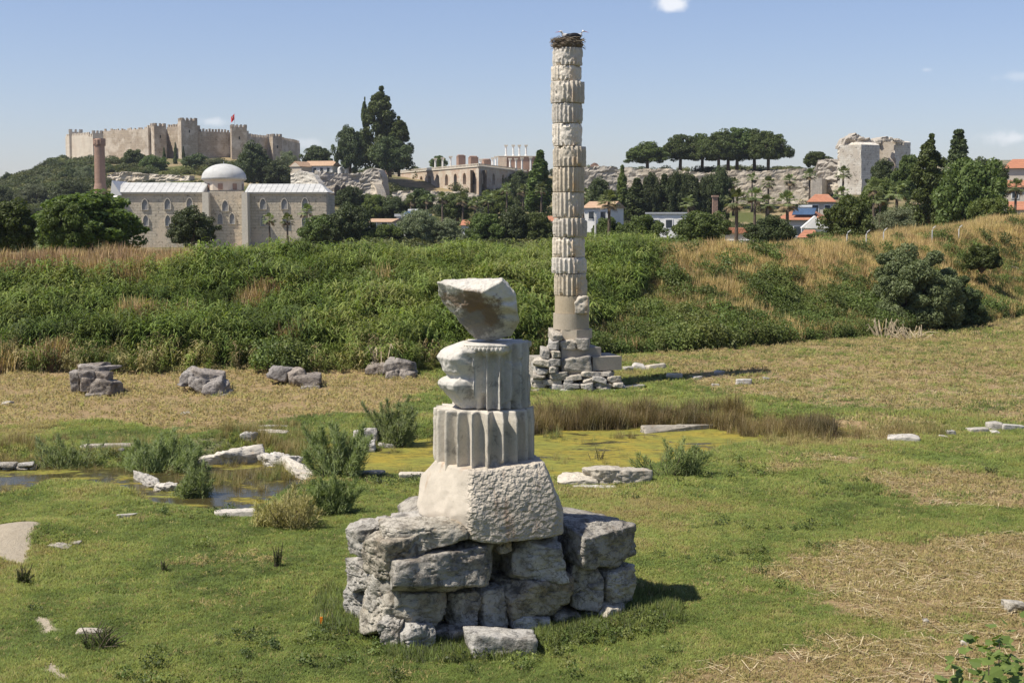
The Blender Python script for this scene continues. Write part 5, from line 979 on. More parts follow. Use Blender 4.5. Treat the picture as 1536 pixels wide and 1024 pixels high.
rr = [(884, 940, 322, 372, 150, 'broad', 'broad bush directly right of the tall column'), (930, 1000, 318, 374, 150, 'broad', 'broad green bush below the dark conifers'), (1008, 1098, 312, 372, 145, 'broad', 'large round bush left of the tall palm trunk'), (1118, 1196, 322, 374, 140, 'dark', 'large dark bush right of the tall palm trunk'), (1198, 1262, 346, 386, 118, 'broad', 'low spreading bush in front of the lowest red roof'), (1232, 1316, 286, 380, 125, 'broad', 'tall green tree left of the grey olive'), (1308, 1384, 308, 376, 118, 'olive', 'rounded grey olive tree on the bank crest'), (1376, 1424, 334, 366, 112, 'yellow', 'yellow green bush beside the fence post'), (1400, 1512, 228, 362, 160, 'broad', 'big broad green tree at the right side'), (1358, 1430, 206, 345, 175, 'spire', 'tall dark narrow tree right of the ruined gate'), (1400, 1470, 196, 320, 230, 'cedar', 'cedar with open branches on the right skyline'), (1300, 1352, 238, 290, 240, 'dark', 'dark tree in front of the ruined gate'), (1338, 1386, 228, 300, 230, 'broad', 'green tree right below the ruined gate'), (1440, 1516, 236, 300, 210, 'dark', 'dark tree behind the big broad tree'), (1290, 1340, 262, 320, 200, 'light', 'light green tree among the right palms'), (1444, 1520, 290, 362, 135, 'light', 'light green lower tree at the right side')]
for a, b, t_, bb, Y, k, lab in rr: T(k, a, b, t_, bb+4, Y, lab)
T('cypress', 922, 944, 248, 325, 300, 'light green conical tree right of the tall column', leaf='light'); 
for i, (a, b, t_, lab) in enumerate([(878, 922, 266, 'dark bush tree against the grey coursed wall'), (940, 970, 268, 'first dark conifer of the row under the pines'), (962, 990, 258, 'second dark conifer of the row under the pines'), (984, 1008, 262, 'third dark conifer of the row under the pines'), (1000, 1030, 252, 'fourth dark conifer of the row under the pines'), (1018, 1052, 258, 'fifth dark conifer of the row under the pines'), (1044, 1072, 262, 'sixth dark conifer of the row under the pines'), (1062, 1096, 248, 'last dark conifer of the row beside the brick chimney')]):
    T('cypress' if i in (1, 3) else 'dark', a-6, b+6, t_, 330, 290, lab, leaf='dark', name='conifer' if i else 'bush_tree')
# palms
def mkpalm(seed):
    rg = np.random.default_rng(seed); H_ = 7.0; tr = MB().tube([(0, 0, -1), (0, 0, .3), (.1, 0, 3), (.05, 0, H_)], [.42, .3, .22, .2], 10); V = []; Fq = []; dv = []; df = []
    for i in range(46):
        a = rg.uniform(0, 6.28); el = rg.uniform(-.75, 1.45); Lp = rg.uniform(.8, 1.3); D_ = np.array([math.cos(a)*math.cos(el), math.sin(a)*math.cos(el), math.sin(el)]); b = np.array([.05, 0, H_]); c = b+D_*Lp; up = np.cross(np.cross(D_, [0, 0, 1.0]), D_); up /= np.linalg.norm(up)+1e-6; sd = np.cross(D_, up)
        vv, ff = (V, Fq) if el > -.45 else (dv, df); k = len(vv); vv += [b-sd*.03, b+sd*.03, c+sd*.03, c-sd*.03]; ff.append((k, k+1, k+2, k+3))
        for j in range(11):
            t = (j-5)/5*1.35; dr_ = D_*math.cos(t)+sd*math.sin(t); Lb = rg.uniform(.8, 1.1)*(1-.25*abs(t)); k = len(vv); q = np.cross(dr_, up)*.07; m_ = c+dr_*Lb*.55; e = c+dr_*Lb+np.array([0, 0, -.35*Lb]); vv += [c, m_-q, e, m_+q]; ff.append((k, k+1, k+2, k+3))
    return tr.mesh('trunk', bark, True), fastmesh('crown', np.array(V), np.array(Fq), L['palm']), fastmesh('dead_skirt', np.array(dv) if dv else np.zeros((4, 3)), np.array(df) if df else np.array([[0, 1, 2, 3]]), dead)
PPm = [mkpalm(i) for i in (1, 2, 3)]
def palm(px, yc, yb, wd, Y, lab):
    p = P(px, yb, Y); t = thing('palm_tree', lab, 'palm', p, rt.uniform(0, 6), 'fan palms below the hill'); tm, cm, dm_ = PPm[int(rt.integers(3))]; s_ = wd/F*Y/4.0; t.scale = (s_, s_, (yb-yc)/F*Y/7.0)
    k_ = s_/t.scale[2]; link('trunk', tm, t)
    for nm, me in (('crown', cm), ('dead_skirt', dm_)):
        o = link(nm, me, t); o.scale = (1, 1, k_); o.location.z = 7.0*(1-k_)
for a in [(404, 330, 366, 26, 200, 'leftmost palm before the mosque wall'), (432, 331, 366, 28, 200, 'middle palm before the mosque wall'), (461, 318, 360, 30, 205, 'tallest palm before the mosque wall'), (487, 330, 366, 22, 205, 'small palm at the right corner of the mosque'),
 (617, 302, 335, 24, 300, 'palm below the left terrace arches'), (640, 300, 334, 22, 310, 'palm below the middle terrace arches'), (664, 298, 332, 26, 300, 'palm above the mid picture bushes'), (694, 300, 335, 28, 300, 'palm under the terrace corner'), (712, 306, 340, 26, 290, 'palm right of the terrace corner palm'), (732, 300, 338, 26, 290, 'palm below the terrace right face'), (760, 284, 322, 24, 300, 'first palm left of the dark pointed tree'), (784, 286, 325, 24, 295, 'palm in front of the dark pointed tree'), (812, 284, 330, 26, 280, 'palm just left of the tall column shaft'),
 (913, 303, 366, 42, 140, 'palm with full crown right of the tall column'), (1033, 306, 345, 32, 220, 'palm between the dark conifers and the round bush'), (1104, 303, 376, 48, 128, 'tall palm with bare trunk in front of the pinkish house'), (1132, 296, 345, 36, 190, 'palm just right of the tall bare trunked palm'), (1152, 276, 320, 28, 280, 'palm before the lower pale wall'), (1184, 272, 318, 26, 290, 'palm right of the lower pale wall centre'), (1214, 264, 310, 26, 300, 'palm in front of the cream bastion'), (1180, 304, 352, 44, 160, 'palm with wide crown above the long red roof'), (1150, 306, 350, 34, 190, 'palm left of the wide crowned palm'), (1264, 262, 318, 30, 250, 'palm in front of the ruined gate foot'), (1262, 292, 330, 30, 215, 'lower palm below the ruined gate'), (1310, 284, 335, 34, 190, 'palm left of the tall dark narrow tree'), (1345, 290, 340, 42, 170, 'bushy palm above the grey olive'), (1522, 282, 345, 34, 170, 'palm by the houses at the right edge'), (1100, 276, 318, 24, 290, 'palm above the tall bare trunked palm'), (1128, 268, 312, 22, 300, 'small palm at the left of the lower pale wall'), (875, 292, 330, 26, 260, 'palm half hidden behind the tall column'), (1320, 300, 345, 30, 175, 'short palm behind the grey olive')]: palm(*a)
# hillside scrub (countless)
rg = np.random.default_rng(77); def_ = []
n = 16000; Y = rg.uniform(380, 640, n); px = rg.uniform(-200, 1700, n); X_ = (px-768)/F*Y; Z = HH(X_, Y); PX, PY = proj(X_, Y, Z); nz = n2(X_, Y, 14, 3, 40)
dens = np.where(PX < 150, .95, .28)*np.where((PX > 100) & (Y > 560), .35, 1); keep = (nz*.5+.5+rg.uniform(-.25, .25, n) < dens) | (PX < 135)
keep &= ~((PX > 560) & (PX < 830) & (PY < 268)) & ~((PX > 95) & (PX < 450) & (Y > 575)) & ~((PX > 840) & (PX < 1260) & (PY < 258)); pts = np.stack([X_, Y, Z], -1)[keep]; m = len(pts)
pr = [leafcloud(np.random.default_rng(s), np.random.default_rng(s+1).normal(0, .6, (9, 3))*[1, 1, .45]+[0, 0, .7], np.full(9, .75), 110, .17, .8) for s in (1, 2, 3)]
INS = [(0, (.05, .065, .025)), (.5, (.09, .105, .036)), (1, (.18, .18, .07))]
sc_ = rg.uniform(.7, 1.9, m); stuff('hillside_scrub', 'low dark scrub covering the castle hillside', 'scrub', pts, np.stack([np.zeros(m), np.zeros(m), rg.uniform(0, 6.28, m)], -1), np.stack([sc_*1.2, sc_*1.2, sc_], -1), rg.random(m)**1.5, pr, leafmat('scrub', (.05, .06, .02), (.1, .1, .04), .2, inst=INS), rg)
# understorey between the bank crest and the hill
n = 15000; Y = rg.uniform(190, 380, n); px = rg.uniform(-200, 1700, n); X_ = (px-768)/F*Y; Z = HH(X_, Y); pts = np.stack([X_, Y, Z-.3], -1); sc_ = rg.uniform(.5, 1.25, n)
hide = (px > 140) & (px < 520) & (Y < 335); pts = pts[~hide]; sc_ = sc_[~hide]; m = len(pts)
stuff('understorey', 'low green undergrowth between the gardens below the hill', 'scrub', pts, np.stack([np.zeros(m), np.zeros(m), rg.uniform(0, 6.28, m)], -1), np.stack([sc_*1.3, sc_*1.3, sc_], -1), rg.random(m), pr, leafmat('undergrowth', (.05, .06, .02), (.1, .1, .04), .2, inst=INS), rg)
# ------------------------------------------------------------------ the bank: reeds, weeds, dry grass
GR = [(0, (.06, .08, .022)), (.3, (.12, .165, .038)), (.6, (.25, .295, .085)), (.82, (.28, .26, .12)), (1, (.42, .33, .2))]
def rots(m, tilt=.1): return np.stack([rg.normal(0, tilt, m), rg.normal(0, tilt, m), rg.uniform(0, 6.28, m)], -1)
n = 36000; X_ = rg.uniform(-40, 50, n); dd = rg.uniform(-.6, 19, n); Y = foot(X_)+dd; Z = HH(X_, Y); PX, PY = proj(X_, Y, Z)
jit = n2(X_, Y, 3, 3, 50)*40; inv = (PX > -200) & (PX < 1740); lim = np.interp(PY, [360, 420, 480, 530], [975, 985, 920, 870]); reedz = inv & (PX < lim+jit)
brown = reedz & (PX < 460+jit) & (PY < np.interp(PX, [0, 200, 460], [442, 428, 396])+jit*.25); weed = inv & ~reedz
bram = n2(X_, Y, 3.5, 3, 51) > .52; i_ = np.where(reedz & ~brown & (rg.random(n) < np.where(bram, .2, .55)*np.where(n2(X_, Y, 2.0, 3, 52) > .42, .25, 1)))[0]; pts = np.stack([X_, Y, Z-.05], -1)[i_]; m = len(i_)
rp = [reed(np.random.default_rng(s), 6, 1.75, .06, .62, 11) for s in (1, 2, 3, 4)]
pn = n2(pts[:, 0], pts[:, 1], 3.5, 4, 60); tn = np.clip(.40+.3*pn+rg.normal(0, .14, m), 0, .74); low = dd[i_] < 1.3; tn[low] = np.where(rg.random(low.sum()) < .4, rg.uniform(.8, 1, low.sum()), tn[low]); sc_ = (.85+.36*n2(pts[:, 0], pts[:, 1], 3, 3, 61)+rg.normal(0, .12, m))*np.where(low, .72, 1)*np.interp(dd[i_], [-1, 1, 6, 19], [.8, .95, .95, .85])
sc_ = np.clip(sc_, .35, 1.5); stuff('reed_bed', 'dense green reeds covering the bank behind the ruins', 'reeds', pts, rots(m, .12), np.stack([sc_]*3, -1), tn, rp, leafmat('reeds', (.1, .14, .03), (.2, .25, .06), .35, inst=GR, up=.35), rg)
dg = [blades(np.random.default_rng(s), 46, 1.15, .035, .35, .45, 3) for s in (11, 12, 13)]
wd_ = [leafcloud(np.random.default_rng(s), np.random.default_rng(s+9).normal(0, .28, (7, 3))*[1, 1, .5]+[0, 0, .38], np.full(7, .33), 110, .06, .9) for s in (21, 22, 23)]
gsel = weed & (rg.random(n) < np.interp(PY+jit*.6, [360, 400, 425, 460, 500], [.01, .03, .13, .38, .72])*np.interp(PX, [1000, 1200, 1440, 1536], [1, 1, .8, .55]))
tall = (weed & ~gsel) | brown | (reedz & (n2(X_, Y, 2.4, 3, 53) > .66)); i_ = np.where(tall)[0]; pts = np.stack([X_, Y, Z-.05], -1)[i_]; m = len(i_); sc_ = np.clip(.8+.3*n2(pts[:, 0], pts[:, 1], 3, 2, 62)+rg.normal(0, .12, m), .35, 1.4)
DG = [(0, (.22, .19, .07)), (.35, (.36, .26, .115)), (.7, (.46, .33, .15)), (1, (.25, .15, .085))]
tn = np.where(PX[i_] > 700, np.clip(.5+.3*n2(pts[:, 0], pts[:, 1], 4, 3, 63)+rg.normal(0, .12, m), 0, .85), np.clip(.86+.2*n2(pts[:, 0], pts[:, 1], 3, 2, 66)+rg.normal(0, .12, m), .3, 1)); sc_ = np.where(PX[i_] < 700, sc_*1.35, sc_); stuff('dry_grass', 'tall dry tan grass and brown weeds on the bank', 'grass', pts, rots(m), np.stack([sc_]*3, -1), tn, dg, leafmat('dry_grass', (.3, .2, .1), (.4, .3, .15), .25, inst=DG, up=.4), rg)
i_ = np.where(gsel | (weed & (rg.random(n) < .03)) | (reedz & bram & ~brown & (rg.random(n) < .5)))[0]; pts = np.stack([X_, Y, Z-.05], -1)[i_]; m = len(i_); sc_ = np.clip(.85+.35*n2(pts[:, 0], pts[:, 1], 3, 2, 64)+rg.normal(0, .25, m), .3, 1.7)
WG = [(0, (.05, .07, .02)), (.5, (.11, .145, .036)), (1, (.2, .22, .07))]
stuff('bank_weeds', 'green leafy weeds low on the right side of the bank', 'weeds', pts, rots(m), np.stack([sc_]*3, -1), np.clip(.5+.3*n2(pts[:, 0], pts[:, 1], 4, 3, 65)+rg.normal(0, .12, m), 0, 1), wd_, leafmat('bank_weeds', (.1, .12, .03), (.2, .2, .06), .3, inst=WG, up=.3), rg)
# ------------------------------------------------------------------ feathery bushes, rushes
def feather(name, label, x0, x1, yt, yb, seed, lm='tam', n=46, cat='bush', lean=.42, per=95, Yo=0):
    g = hit((x0+x1)/2, yb); Y = g.y; W_ = (x1-x0)/F*Y; H_ = (yb-yt)/F*Y; rg = np.random.default_rng(seed); V = []; Fq = []; st = MB()
    for i in range(n):
        a = rg.uniform(0, 6.28); l = rg.uniform(.05, 1)**.7; L_ = H_*rg.uniform(.3, 1.0)*(1-.35*abs(rg.normal(0, .5))**2); b = np.array([math.cos(a), math.sin(a), 0])*W_*.22*rg.random()**.5; top = b+np.array([rg.normal(.03, .2)*W_, rg.normal(0, .2)*W_, L_]); mid = (b+top)/2+np.array([0, 0, .12*L_])
        ts = np.sort(rg.uniform(.15, 1, per))[:, None]; p = b*(1-ts)**2+2*mid*ts*(1-ts)+top*ts**2; d = rg.normal(size=(per, 3))*.8+(top-b)/np.linalg.norm(top-b)*.9; d /= np.linalg.norm(d, axis=1)[:, None]; ll = H_*.13*rg.uniform(.5, 1.2, per)[:, None]*(1.15-ts)
        s_ = np.cross(d, rg.normal(size=(per, 3))); s_ /= np.linalg.norm(s_, axis=1)[:, None]; wq = .0045*Y/24; k = len(V)*0
        q = np.stack([p-s_*wq, p+s_*wq, p+d*ll+s_*wq*.4, p+d*ll-s_*wq*.4], 1).reshape(-1, 3); V.append(q); st.tube([b-[0, 0, .1], mid, top], [.012, .009, .004], 4, False)
    V = np.concatenate(V); t = thing(name, label, cat, g); link('foliage', fastmesh('foliage', V, np.arange(len(V)).reshape(-1, 4), L[lm]), t); st.build('stem', bark, t)
def tamarisk(name, label, x0, x1, yt, yb, seed, lm='tam', per=900, n=26, size=.016, cat='bush'):
    g = hit((x0+x1)/2, yb); Y = g.y; W_ = (x1-x0)/F*Y; H_ = (yb-yt)/F*Y; rg = np.random.default_rng(seed); V = []; st = MB()
    for i in range(n):
        a = rg.uniform(0, 6.28); q = rg.random()**.6; b = np.array([math.cos(a)*W_*.42*q, math.sin(a)*W_*.3*q, 0]); L_ = H_*rg.uniform(.45, 1.0)*(1-.35*q*q); lean = np.array([rg.normal(.06, .14)*W_+b[0]*.25, rg.normal(0, .1)*W_, L_]); m_ = per
        m_ = int(m_*.5); t = rg.uniform(.04, 1, m_)**.8; wd = (.16*W_*(1-t)**.7+.012)*(.6+.5*np.sin(t*9+i)**2); off = rg.normal(size=(m_, 3))*.5*wd[:, None]; p = b+lean*t[:, None]+np.array([0, 0, 0])+off+np.array([1, 0, 0])*(t**2*rg.normal(.05, .1)*W_)[:, None]
        d = rg.normal(size=(m_, 3))*.45+lean/np.linalg.norm(lean)+off/(wd[:, None]+.01)*.35; d /= np.linalg.norm(d, axis=1)[:, None]; ll = (rg.uniform(.05, .16, m_)*(Y/38)**.5)[:, None]; s_ = np.cross(d, rg.normal(size=(m_, 3))); s_ /= np.linalg.norm(s_, axis=1)[:, None]; wq = size*.5*Y/38
        V.append(np.stack([p-s_*wq, p+s_*wq, p+d*ll+s_*wq*.3, p+d*ll-s_*wq*.3], 1).reshape(-1, 3)); st.tube([b*.4-[0, 0, .1], b+lean*.5, b+lean*.9], [.014, .009, .004], 4, False)
    V = np.concatenate(V); V[:, 2] = np.maximum(V[:, 2], .01); t = thing(name, label, cat, g); link('foliage', fastmesh('foliage', V, np.arange(len(V)).reshape(-1, 4), L[lm]), t); st.build('stem', bark, t)
tamarisk('feathery_bush', 'faint feathery bush at the left edge of the dark pond', 52, 146, 640, 712, 401, per=420); tamarisk('feathery_bush', 'wide feathery bush behind the dark pond and basin', 178, 298, 636, 710, 402, per=900); tamarisk('feathery_bush', 'tall dense feathery bush between basin and algae pond', 460, 556, 622, 712, 403, per=1300); tamarisk('feathery_bush', 'upright feathery bush by the upright block with long shoots', 552, 628, 592, 672, 404, per=900); tamarisk('feathery_bush', 'feathery bush growing in the water beside the white kerb', 254, 330, 690, 764, 405, per=700)
tamarisk('small_shrub', 'dark green shrub left of the pedestal at the pond corner', 464, 538, 708, 772, 406, 'shrub', 900); tamarisk('golden_grass_clump', 'golden grass clump left of the dark green shrub', 396, 478, 722, 792, 407, 'gold', 420); tamarisk('golden_grass_clump', 'golden grass clump at the front rim of the dark pond', 372, 430, 748, 790, 408, 'gold', 260)
tamarisk('weed_clump', 'tall weed clump at the right end of the jagged white ledge', 962, 1062, 656, 714, 409, 'shrub', 420); feather('dry_weed_clump', 'reddish dry weed clump in the algae left of the jagged ledge', 876, 916, 668, 706, 410, 'gold', 22)
feather('weed_clump', 'dark upright weed on the lawn left of the pedestal', 404, 428, 812, 852, 411, 'green', 14); feather('weed_clump', 'tiny dark weed by the bare soil on the left lawn', 238, 254, 836, 858, 412, 'green', 12); feather('weed_clump', 'loose weed clump right of the sunken slab', 110, 185, 930, 972, 413, 'green', 40); feather('weed_clump', 'weed patch below the dirt mound', 14, 52, 842, 878, 414, 'green', 26)
# large shrub on the bank
def bigshrub(name, label, x0, x1, yt, yb, Y, seed, lm, per=500, size=.10, z=None):
    p = P((x0+x1)/2, yb, Y); W_ = (x1-x0)/F*Y; H_ = (yb-yt)/F*Y; rg = np.random.default_rng(seed); n = 120; d = rg.normal(size=(n, 3)); d /= np.linalg.norm(d, axis=1)[:, None]; d[:, 2] = abs(d[:, 2]); cen = d*np.array([W_*.44, W_*.3, H_*.84])*rg.uniform(.5, 1.08, n)[:, None]; V, Fq = leafcloud(rg, cen, rg.uniform(.05, .12, n)*W_, per, size, .8, 2.6, .3)
    t = thing(name, label, 'bush', p); link('foliage', fastmesh('foliage', V, Fq, L[lm]), t); mb = MB(); [mb.tube([(0, 0, -.4), tuple(c*.5), tuple(c)], [.07, .04, .015], 5, False) for c in cen[::2]]; mb.build('stem', bark, t)
bigshrub('large_shrub', 'largest grey green shrub spreading on the right bank slope', 1276, 1452, 362, 478, 82, 501, 'greyshrub', 1100, .07)
bigshrub('brown_shrub', 'dark brownish shrub beside the largest shrub on the bank', 1380, 1480, 400, 480, 84, 502, 'dark', 700, .06)
bigshrub('small_shrub', 'small dark shrub in the bank grass at the upper right', 1445, 1500, 364, 400, 96, 503, 'green', 200, .12)
# rushes by the pond
n = 2600; reg = [(Reg([(790, 648), (885, 640), (1020, 632), (1180, 656), (1250, 664), (1220, 628), (1100, 622), (900, 626), (800, 630)], -.1), 1.0), (Reg([(1180, 662), (1300, 662), (1390, 656), (1440, 645), (1300, 634), (1200, 638)], 0), .55), (Reg([(640, 650), (700, 646), (800, 640), (800, 628), (640, 634)], 0), .5), (Reg([(1060, 672), (1110, 668), (1200, 676), (1150, 664)], -.1), .6), (Reg([(360, 662), (460, 664), (470, 700), (440, 690), (360, 676)], -.1), .7), (Reg([(-60, 694), (120, 704), (280, 706), (290, 676), (120, 660), (-60, 676)], -.1), .5), (Reg([(300, 690), (400, 690), (470, 660), (440, 640), (330, 652)], -.1), .5), (Reg([(296, 706), (400, 698), (430, 716), (390, 738), (330, 722)], -.1), .42), (Reg([(330, 762), (398, 745), (440, 712), (420, 705), (380, 735), (320, 742)], -.1), .5)]
n = 38000; X_ = rg.uniform(-18, 18, n); Y = rg.uniform(34, 52, n); mk_ = np.zeros(n)
for r, a in reg: mk_ = np.maximum(mk_, a*(r.sd(X_, Y)+.5*n2(X_, Y, 1.5, 2, 70) > 0))
i_ = np.where(rg.random(n) < mk_*.9*(.25+.75*(n2(X_, Y, .9, 3, 77) > -.18)))[0]; X_, Y, h_ = X_[i_], Y[i_], mk_[i_]; e_ = rg.random(30000); Xe = rg.uniform(-18, 18, 30000); Ye = rg.uniform(33, 50, 30000); pe = np.maximum(PONDS[0].sd(Xe, Ye), PONDS[1].sd(Xe, Ye)); ke = ((np.abs(pe) < .5) & (n2(Xe, Ye, .9, 3, 75) > -.1) & (e_ < .5)) | ((pe > .3) & (n2(Xe, Ye, .8, 4, 76) > .33) & (e_ < .5)); X_ = np.concatenate([X_, Xe[ke]]); Y = np.concatenate([Y, Ye[ke]]); h_ = np.concatenate([h_, rg.uniform(.15, .5, ke.sum())]); pts = np.stack([X_, Y, np.maximum(HH(X_, Y), -.25)-.03], -1); m = len(X_); rb = [blades(np.random.default_rng(s), 30, 1.0, .016, .2, .6, 3, .6) for s in (31, 32, 33)]
RS = [(0, (.09, .075, .035)), (.4, (.19, .135, .06)), (.7, (.27, .21, .085)), (1, (.13, .16, .045))]
sc_ = np.clip(h_*(.66+.6*n2(X_, Y, 1.6, 4, 71)+rg.normal(0, .16, m)), .1, 1.15)
stuff('rushes', 'brown rushes behind and right of the algae pond', 'rushes', pts, rots(m, .08), np.stack([sc_]*3, -1), np.clip(np.where(h_ > .8, .3, .72)+.3*n2(X_, Y, 2, 2, 72)+rg.normal(0, .15, m), 0, 1), rb, leafmat('rushes', (.1, .1, .03), (.2, .2, .06), .25, inst=RS, up=.3), rg)
# ------------------------------------------------------------------ lawn
GL = [(0, (.075, .10, .03)), (.35, (.155, .20, .055)), (.7, (.27, .29, .09)), (.85, (.31, .25, .12)), (1, (.44, .34, .19))]
gp_ = [blades(np.random.default_rng(s), 16, .10, .011, .09, .8, 2) for s in range(41, 46)]; allp = []; 
def band(y0, y1, dens, sc0):
    A_ = (y1*y1-y0*y0)*.5*.98; n = int(A_*dens); Y = np.sqrt(rg.uniform(y0*y0, y1*y1, n)); X_ = rg.uniform(-.49, .49, n)*Y; allp.append(np.stack([X_, Y, np.full(n, sc0)], -1))
band(17, 25, 420, 1.0); band(25, 34, 260, 1.2); band(34, 46, 130, 1.6); band(46, 75, 45, 2.2); band(75, 112, 22, 2.8)
a_ = rg.uniform(-3.3, 2.8, 5200); allp.append(np.stack([a_, 22.1+np.abs(a_+1.55)*np.where(a_ > -1.55, .46, 1.3)-rg.exponential(.3, 5200)+.1, np.full(5200, 1.15)], -1)); Q = np.concatenate(allp); X_, Y = Q[:, 0], Q[:, 1]; dr_ = regmask(DRY, X_, Y); dt = regmask(DIRT, X_, Y, .25, .2); pd = np.maximum(PONDS[0].sd(X_, Y), PONDS[1].sd(X_, Y)); lush = n2(X_, Y, 2.5, 4, 80)
big = ss(-.1, .5, n2(X_, Y, 5, 2, 81)); bare = n2(X_, Y, 1.6, 5, 82) > .34
keep = (pd < .15) & (dt < .45) & (Y < foot(X_)+.5) & (rg.random(len(X_)) < np.where(dr_ > .5, .5, 1)) & ~(bare & (rg.random(len(X_)) < .7))
X_, Y, s0, dr_, lush, big = [q[keep] for q in (X_, Y, Q[:, 2], dr_, lush, big)]; m = len(X_); pts = np.stack([X_, Y, HH(X_, Y)-.005], -1)
isd = dr_+rg.normal(0, .16, m)+.42*n2(X_, Y*1.6, 1.3, 4, 83) > .55; tn = np.where(isd, rg.uniform(.78, 1, m), np.clip(.42+.34*lush+.22*n2(X_, Y, .5, 2, 86)+.3*n2(X_, Y*1.0, 8, 3, 87)+rg.normal(0, .1, m), 0, .84)); tn = np.where(~isd & (rg.random(m) < .05), .88, tn)
hs = s0*np.where(isd, .6, .62+.5*big*rg.random(m)+.25*np.clip(lush, -1, 1)); 
fl_ = 22.1+np.abs(X_+1.55)*np.where(X_ > -1.55, .46, 1.3); nb_ = (Y > fl_-.75-.5*n2(X_, Y, .8, 2, 88)) & (Y < 25.2) & (X_ > -3.4) & (X_ < 2.9); nb_ = nb_ & (rg.random(m) < .6); hs = np.where(nb_, hs*rg.uniform(1., 4.6, m), hs); tn = np.where(nb_, tn*rg.uniform(.45, 1.1, m), tn)
r_ = rots(m, .15); r_[isd, 0] += rg.uniform(-1.1, 1.1, isd.sum()); stuff('lawn_grass', 'short green and dry grass growing over the ruin field', 'grass', pts, r_, np.stack([s0*1.1, s0*1.1, np.clip(hs, .2, 5)], -1), tn, gp_, leafmat('lawn_grass', (.1, .1, .03), (.2, .2, .06), .3, inst=GL, up=.75), rg)
# broad leaved weeds in the lawn and round the pedestal
n = 2600; Y = np.sqrt(rg.uniform(18**2, 40**2, n)); X_ = rg.uniform(-.45, .45, n)*Y; k_ = (n2(X_, Y, 1.6, 3, 90) > .38) & (regmask(DRY, X_, Y) < .4) & (np.maximum(PONDS[0].sd(X_, Y), PONDS[1].sd(X_, Y)) < -.1)
a = rg.uniform(-2.2, 2.6, 420); X2 = a; Y2 = 22.4+np.abs(a+.9)*.42-rg.exponential(.28, 420)-.1; X_ = np.concatenate([X_[k_], X2]); Y = np.concatenate([Y[k_], Y2]); m = len(X_); pts = np.stack([X_, Y, HH(X_, Y)], -1)
wp = [leafcloud(np.random.default_rng(s), np.random.default_rng(s+3).normal(0, .05, (6, 3))*[1, 1, .5]+[0, 0, .06], np.full(6, .06), 16, .022, 1, 1.6) for s in (51, 52)]
sc_ = np.concatenate([rg.uniform(.6, 1.6, m-420), rg.uniform(.5, 1.5, 420)]); stuff('ground_weeds', 'small leafy weeds dotted through the lawn and round the pedestal', 'weeds', pts, rots(m, .1), np.stack([sc_]*3, -1), rg.random(m), wp, leafmat('ground_weeds', (.1, .12, .03), (.2, .2, .06), .3, inst=WG, up=.3), rg)
# straw litter
n = 5200; Y = np.sqrt(rg.uniform(18**2, 60**2, n)); X_ = rg.uniform(-.47, .47, n)*Y; k_ = regmask(DRY[1:], X_, Y) > .5; X_, Y = X_[k_], Y[k_]; m = len(X_); pts = np.stack([X_, Y, HH(X_, Y)+.015], -1); sp = []
for s in range(3):
    g_r = np.random.default_rng(600+s); V = []; Fq = []
    for i in range(7):
        a = g_r.uniform(0, 6.28); c = g_r.normal(0, .18, 3)*[1, 1, .08]+[0, 0, .02]; d = np.array([math.cos(a), math.sin(a), g_r.normal(0, .08)])*g_r.uniform(.06, .22); q = np.cross(d, [0, 0, 1]); q = q/np.linalg.norm(q)*.006; k = len(V); V += [c-d-q, c-d+q, c+d+q, c+d-q]; Fq.append((k, k+1, k+2, k+3))
    sp.append((np.array(V), np.array(Fq)))
stuff('straw_litter', 'cut pale straw scattered over the dry patches', 'straw', pts, rots(m, .05), np.stack([np.ones(m)*1.1]*3, -1), rg.uniform(.5, 1, m), sp, plain('straw', (.50, .41, .25), .9, .3, 2), rg)
# dry branches at the foot of the right bank
for x0, x1, yt, yb, s, lab in ((1306, 1345, 474, 506, 1, 'heap of dry bent stalks left of the largest shrub foot'), (1340, 1396, 486, 508, 2, 'low heap of pale dry stalks under the largest shrub'), (560, 590, 512, 552, 3, 'dead upright stalks behind the grey stone stump')):
    g = hit((x0+x1)/2, yb); g_r = np.random.default_rng(s); W_ = (x1-x0)/F*g.y; H_ = (yb-yt)/F*g.y; mb = MB()
    for i in range(26):
        a = g_r.uniform(-W_/2, W_/2); b = a*1.3+g_r.normal(0, W_*.2); h = H_*g_r.uniform(.3, 1); y = g_r.normal(0, .4); mb.tube([(a*.6, y, -.05), ((a+b)/2, y+.1, h), (b, y+g_r.normal(0, .3), h*g_r.uniform(.2, 1))], [.03, .025, .01], 4, False)
    tag(mb.build('dry_stalks', plain('dry_stalk', (.46, .38, .25), .9, .2), None, loc=g), lab, 'plant')
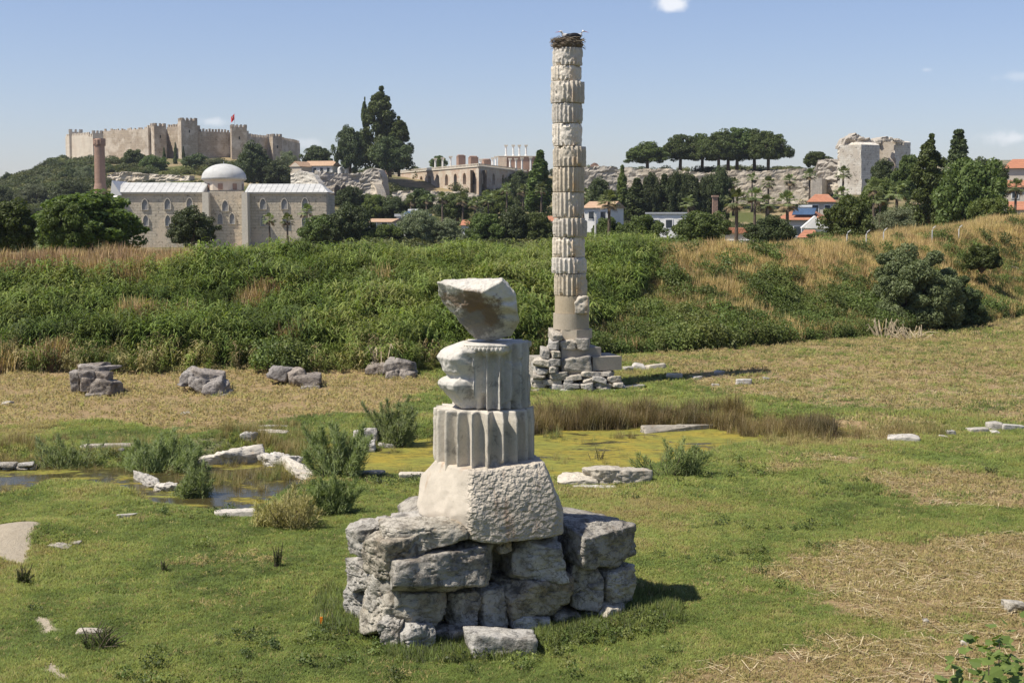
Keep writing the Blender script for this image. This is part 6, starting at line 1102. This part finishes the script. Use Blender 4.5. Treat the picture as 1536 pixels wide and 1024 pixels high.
# vine bush at the bottom right corner, on the near bank
def vine():
    p = Vector((3.32, 9.2, float(HH(3.32, 9.2)))); t = thing('vine_bush', 'bright leafy vine bush in the bottom right corner', 'bush', p); g_r = np.random.default_rng(9); top = P(1500, 955, 9.2).z-p.z; V = []; Fq = []; st = MB()
    for i in range(4500):
        d = g_r.normal(size=3); d /= np.linalg.norm(d); d[2] = abs(d[2]); c = d*[.80, .8, top+.04]*(g_r.uniform(.75, 1.0)+.06*math.sin(5*math.atan2(d[1], d[0])))
        nr = d*.7+g_r.normal(0, .4, 3)+[0, -.2, .5]; nr /= np.linalg.norm(nr); u = np.cross(nr, g_r.normal(size=3)); u /= np.linalg.norm(u); v = np.cross(nr, u); s_ = g_r.uniform(.024, .05); k = len(V)
        lob = [(0, -.75), (.55, -.95), (.75, -.35), (1.0, .05), (.62, .35), (.45, .75), (0, 1.15), (-.45, .75), (-.62, .35), (-1.0, .05), (-.75, -.35), (-.55, -.95)]
        V += [c]+[c+(u*a+v*b)*s_-nr*s_*.25*abs(a) for a, b in lob]; Fq += [(k, k+1+j, k+1+(j+1) % 12) for j in range(12)]
    for i in range(40):
        d = g_r.normal(size=3); d /= np.linalg.norm(d); d[2] = abs(d[2]); e = d*[.8, .7, top]; st.tube([(0, 0, -.1), tuple(e*.5+g_r.normal(0, .05, 3)), tuple(e)], [.015, .01, .004], 5, False)
    link('foliage', fastmesh('foliage', np.array(V), np.array(Fq), leafmat('vine_leaves', (.13, .20, .045), (.24, .33, .09), .35, up=.35)), t); st.build('stem', bark, t)
vine()
# ------------------------------------------------------------------ haze: even air round everything
def hazef(k):
    for l in list(k.out.inputs['Surface'].links): k.l.remove(l)
    k.n.remove(k.b); pv = k.new('VolumePrincipled'); pv.inputs['Color'].default_value = (.86, .92, 1, 1); pv.inputs['Density'].default_value = .00008; pv.inputs['Anisotropy'].default_value = .3; k.l.new(pv.outputs[0], k.out.inputs['Volume'])
hz = MB().box(-3900, 3900, -60, 3700, -60, 140).build('haze', mat('haze', hazef)); tag(hz, kind='stuff')
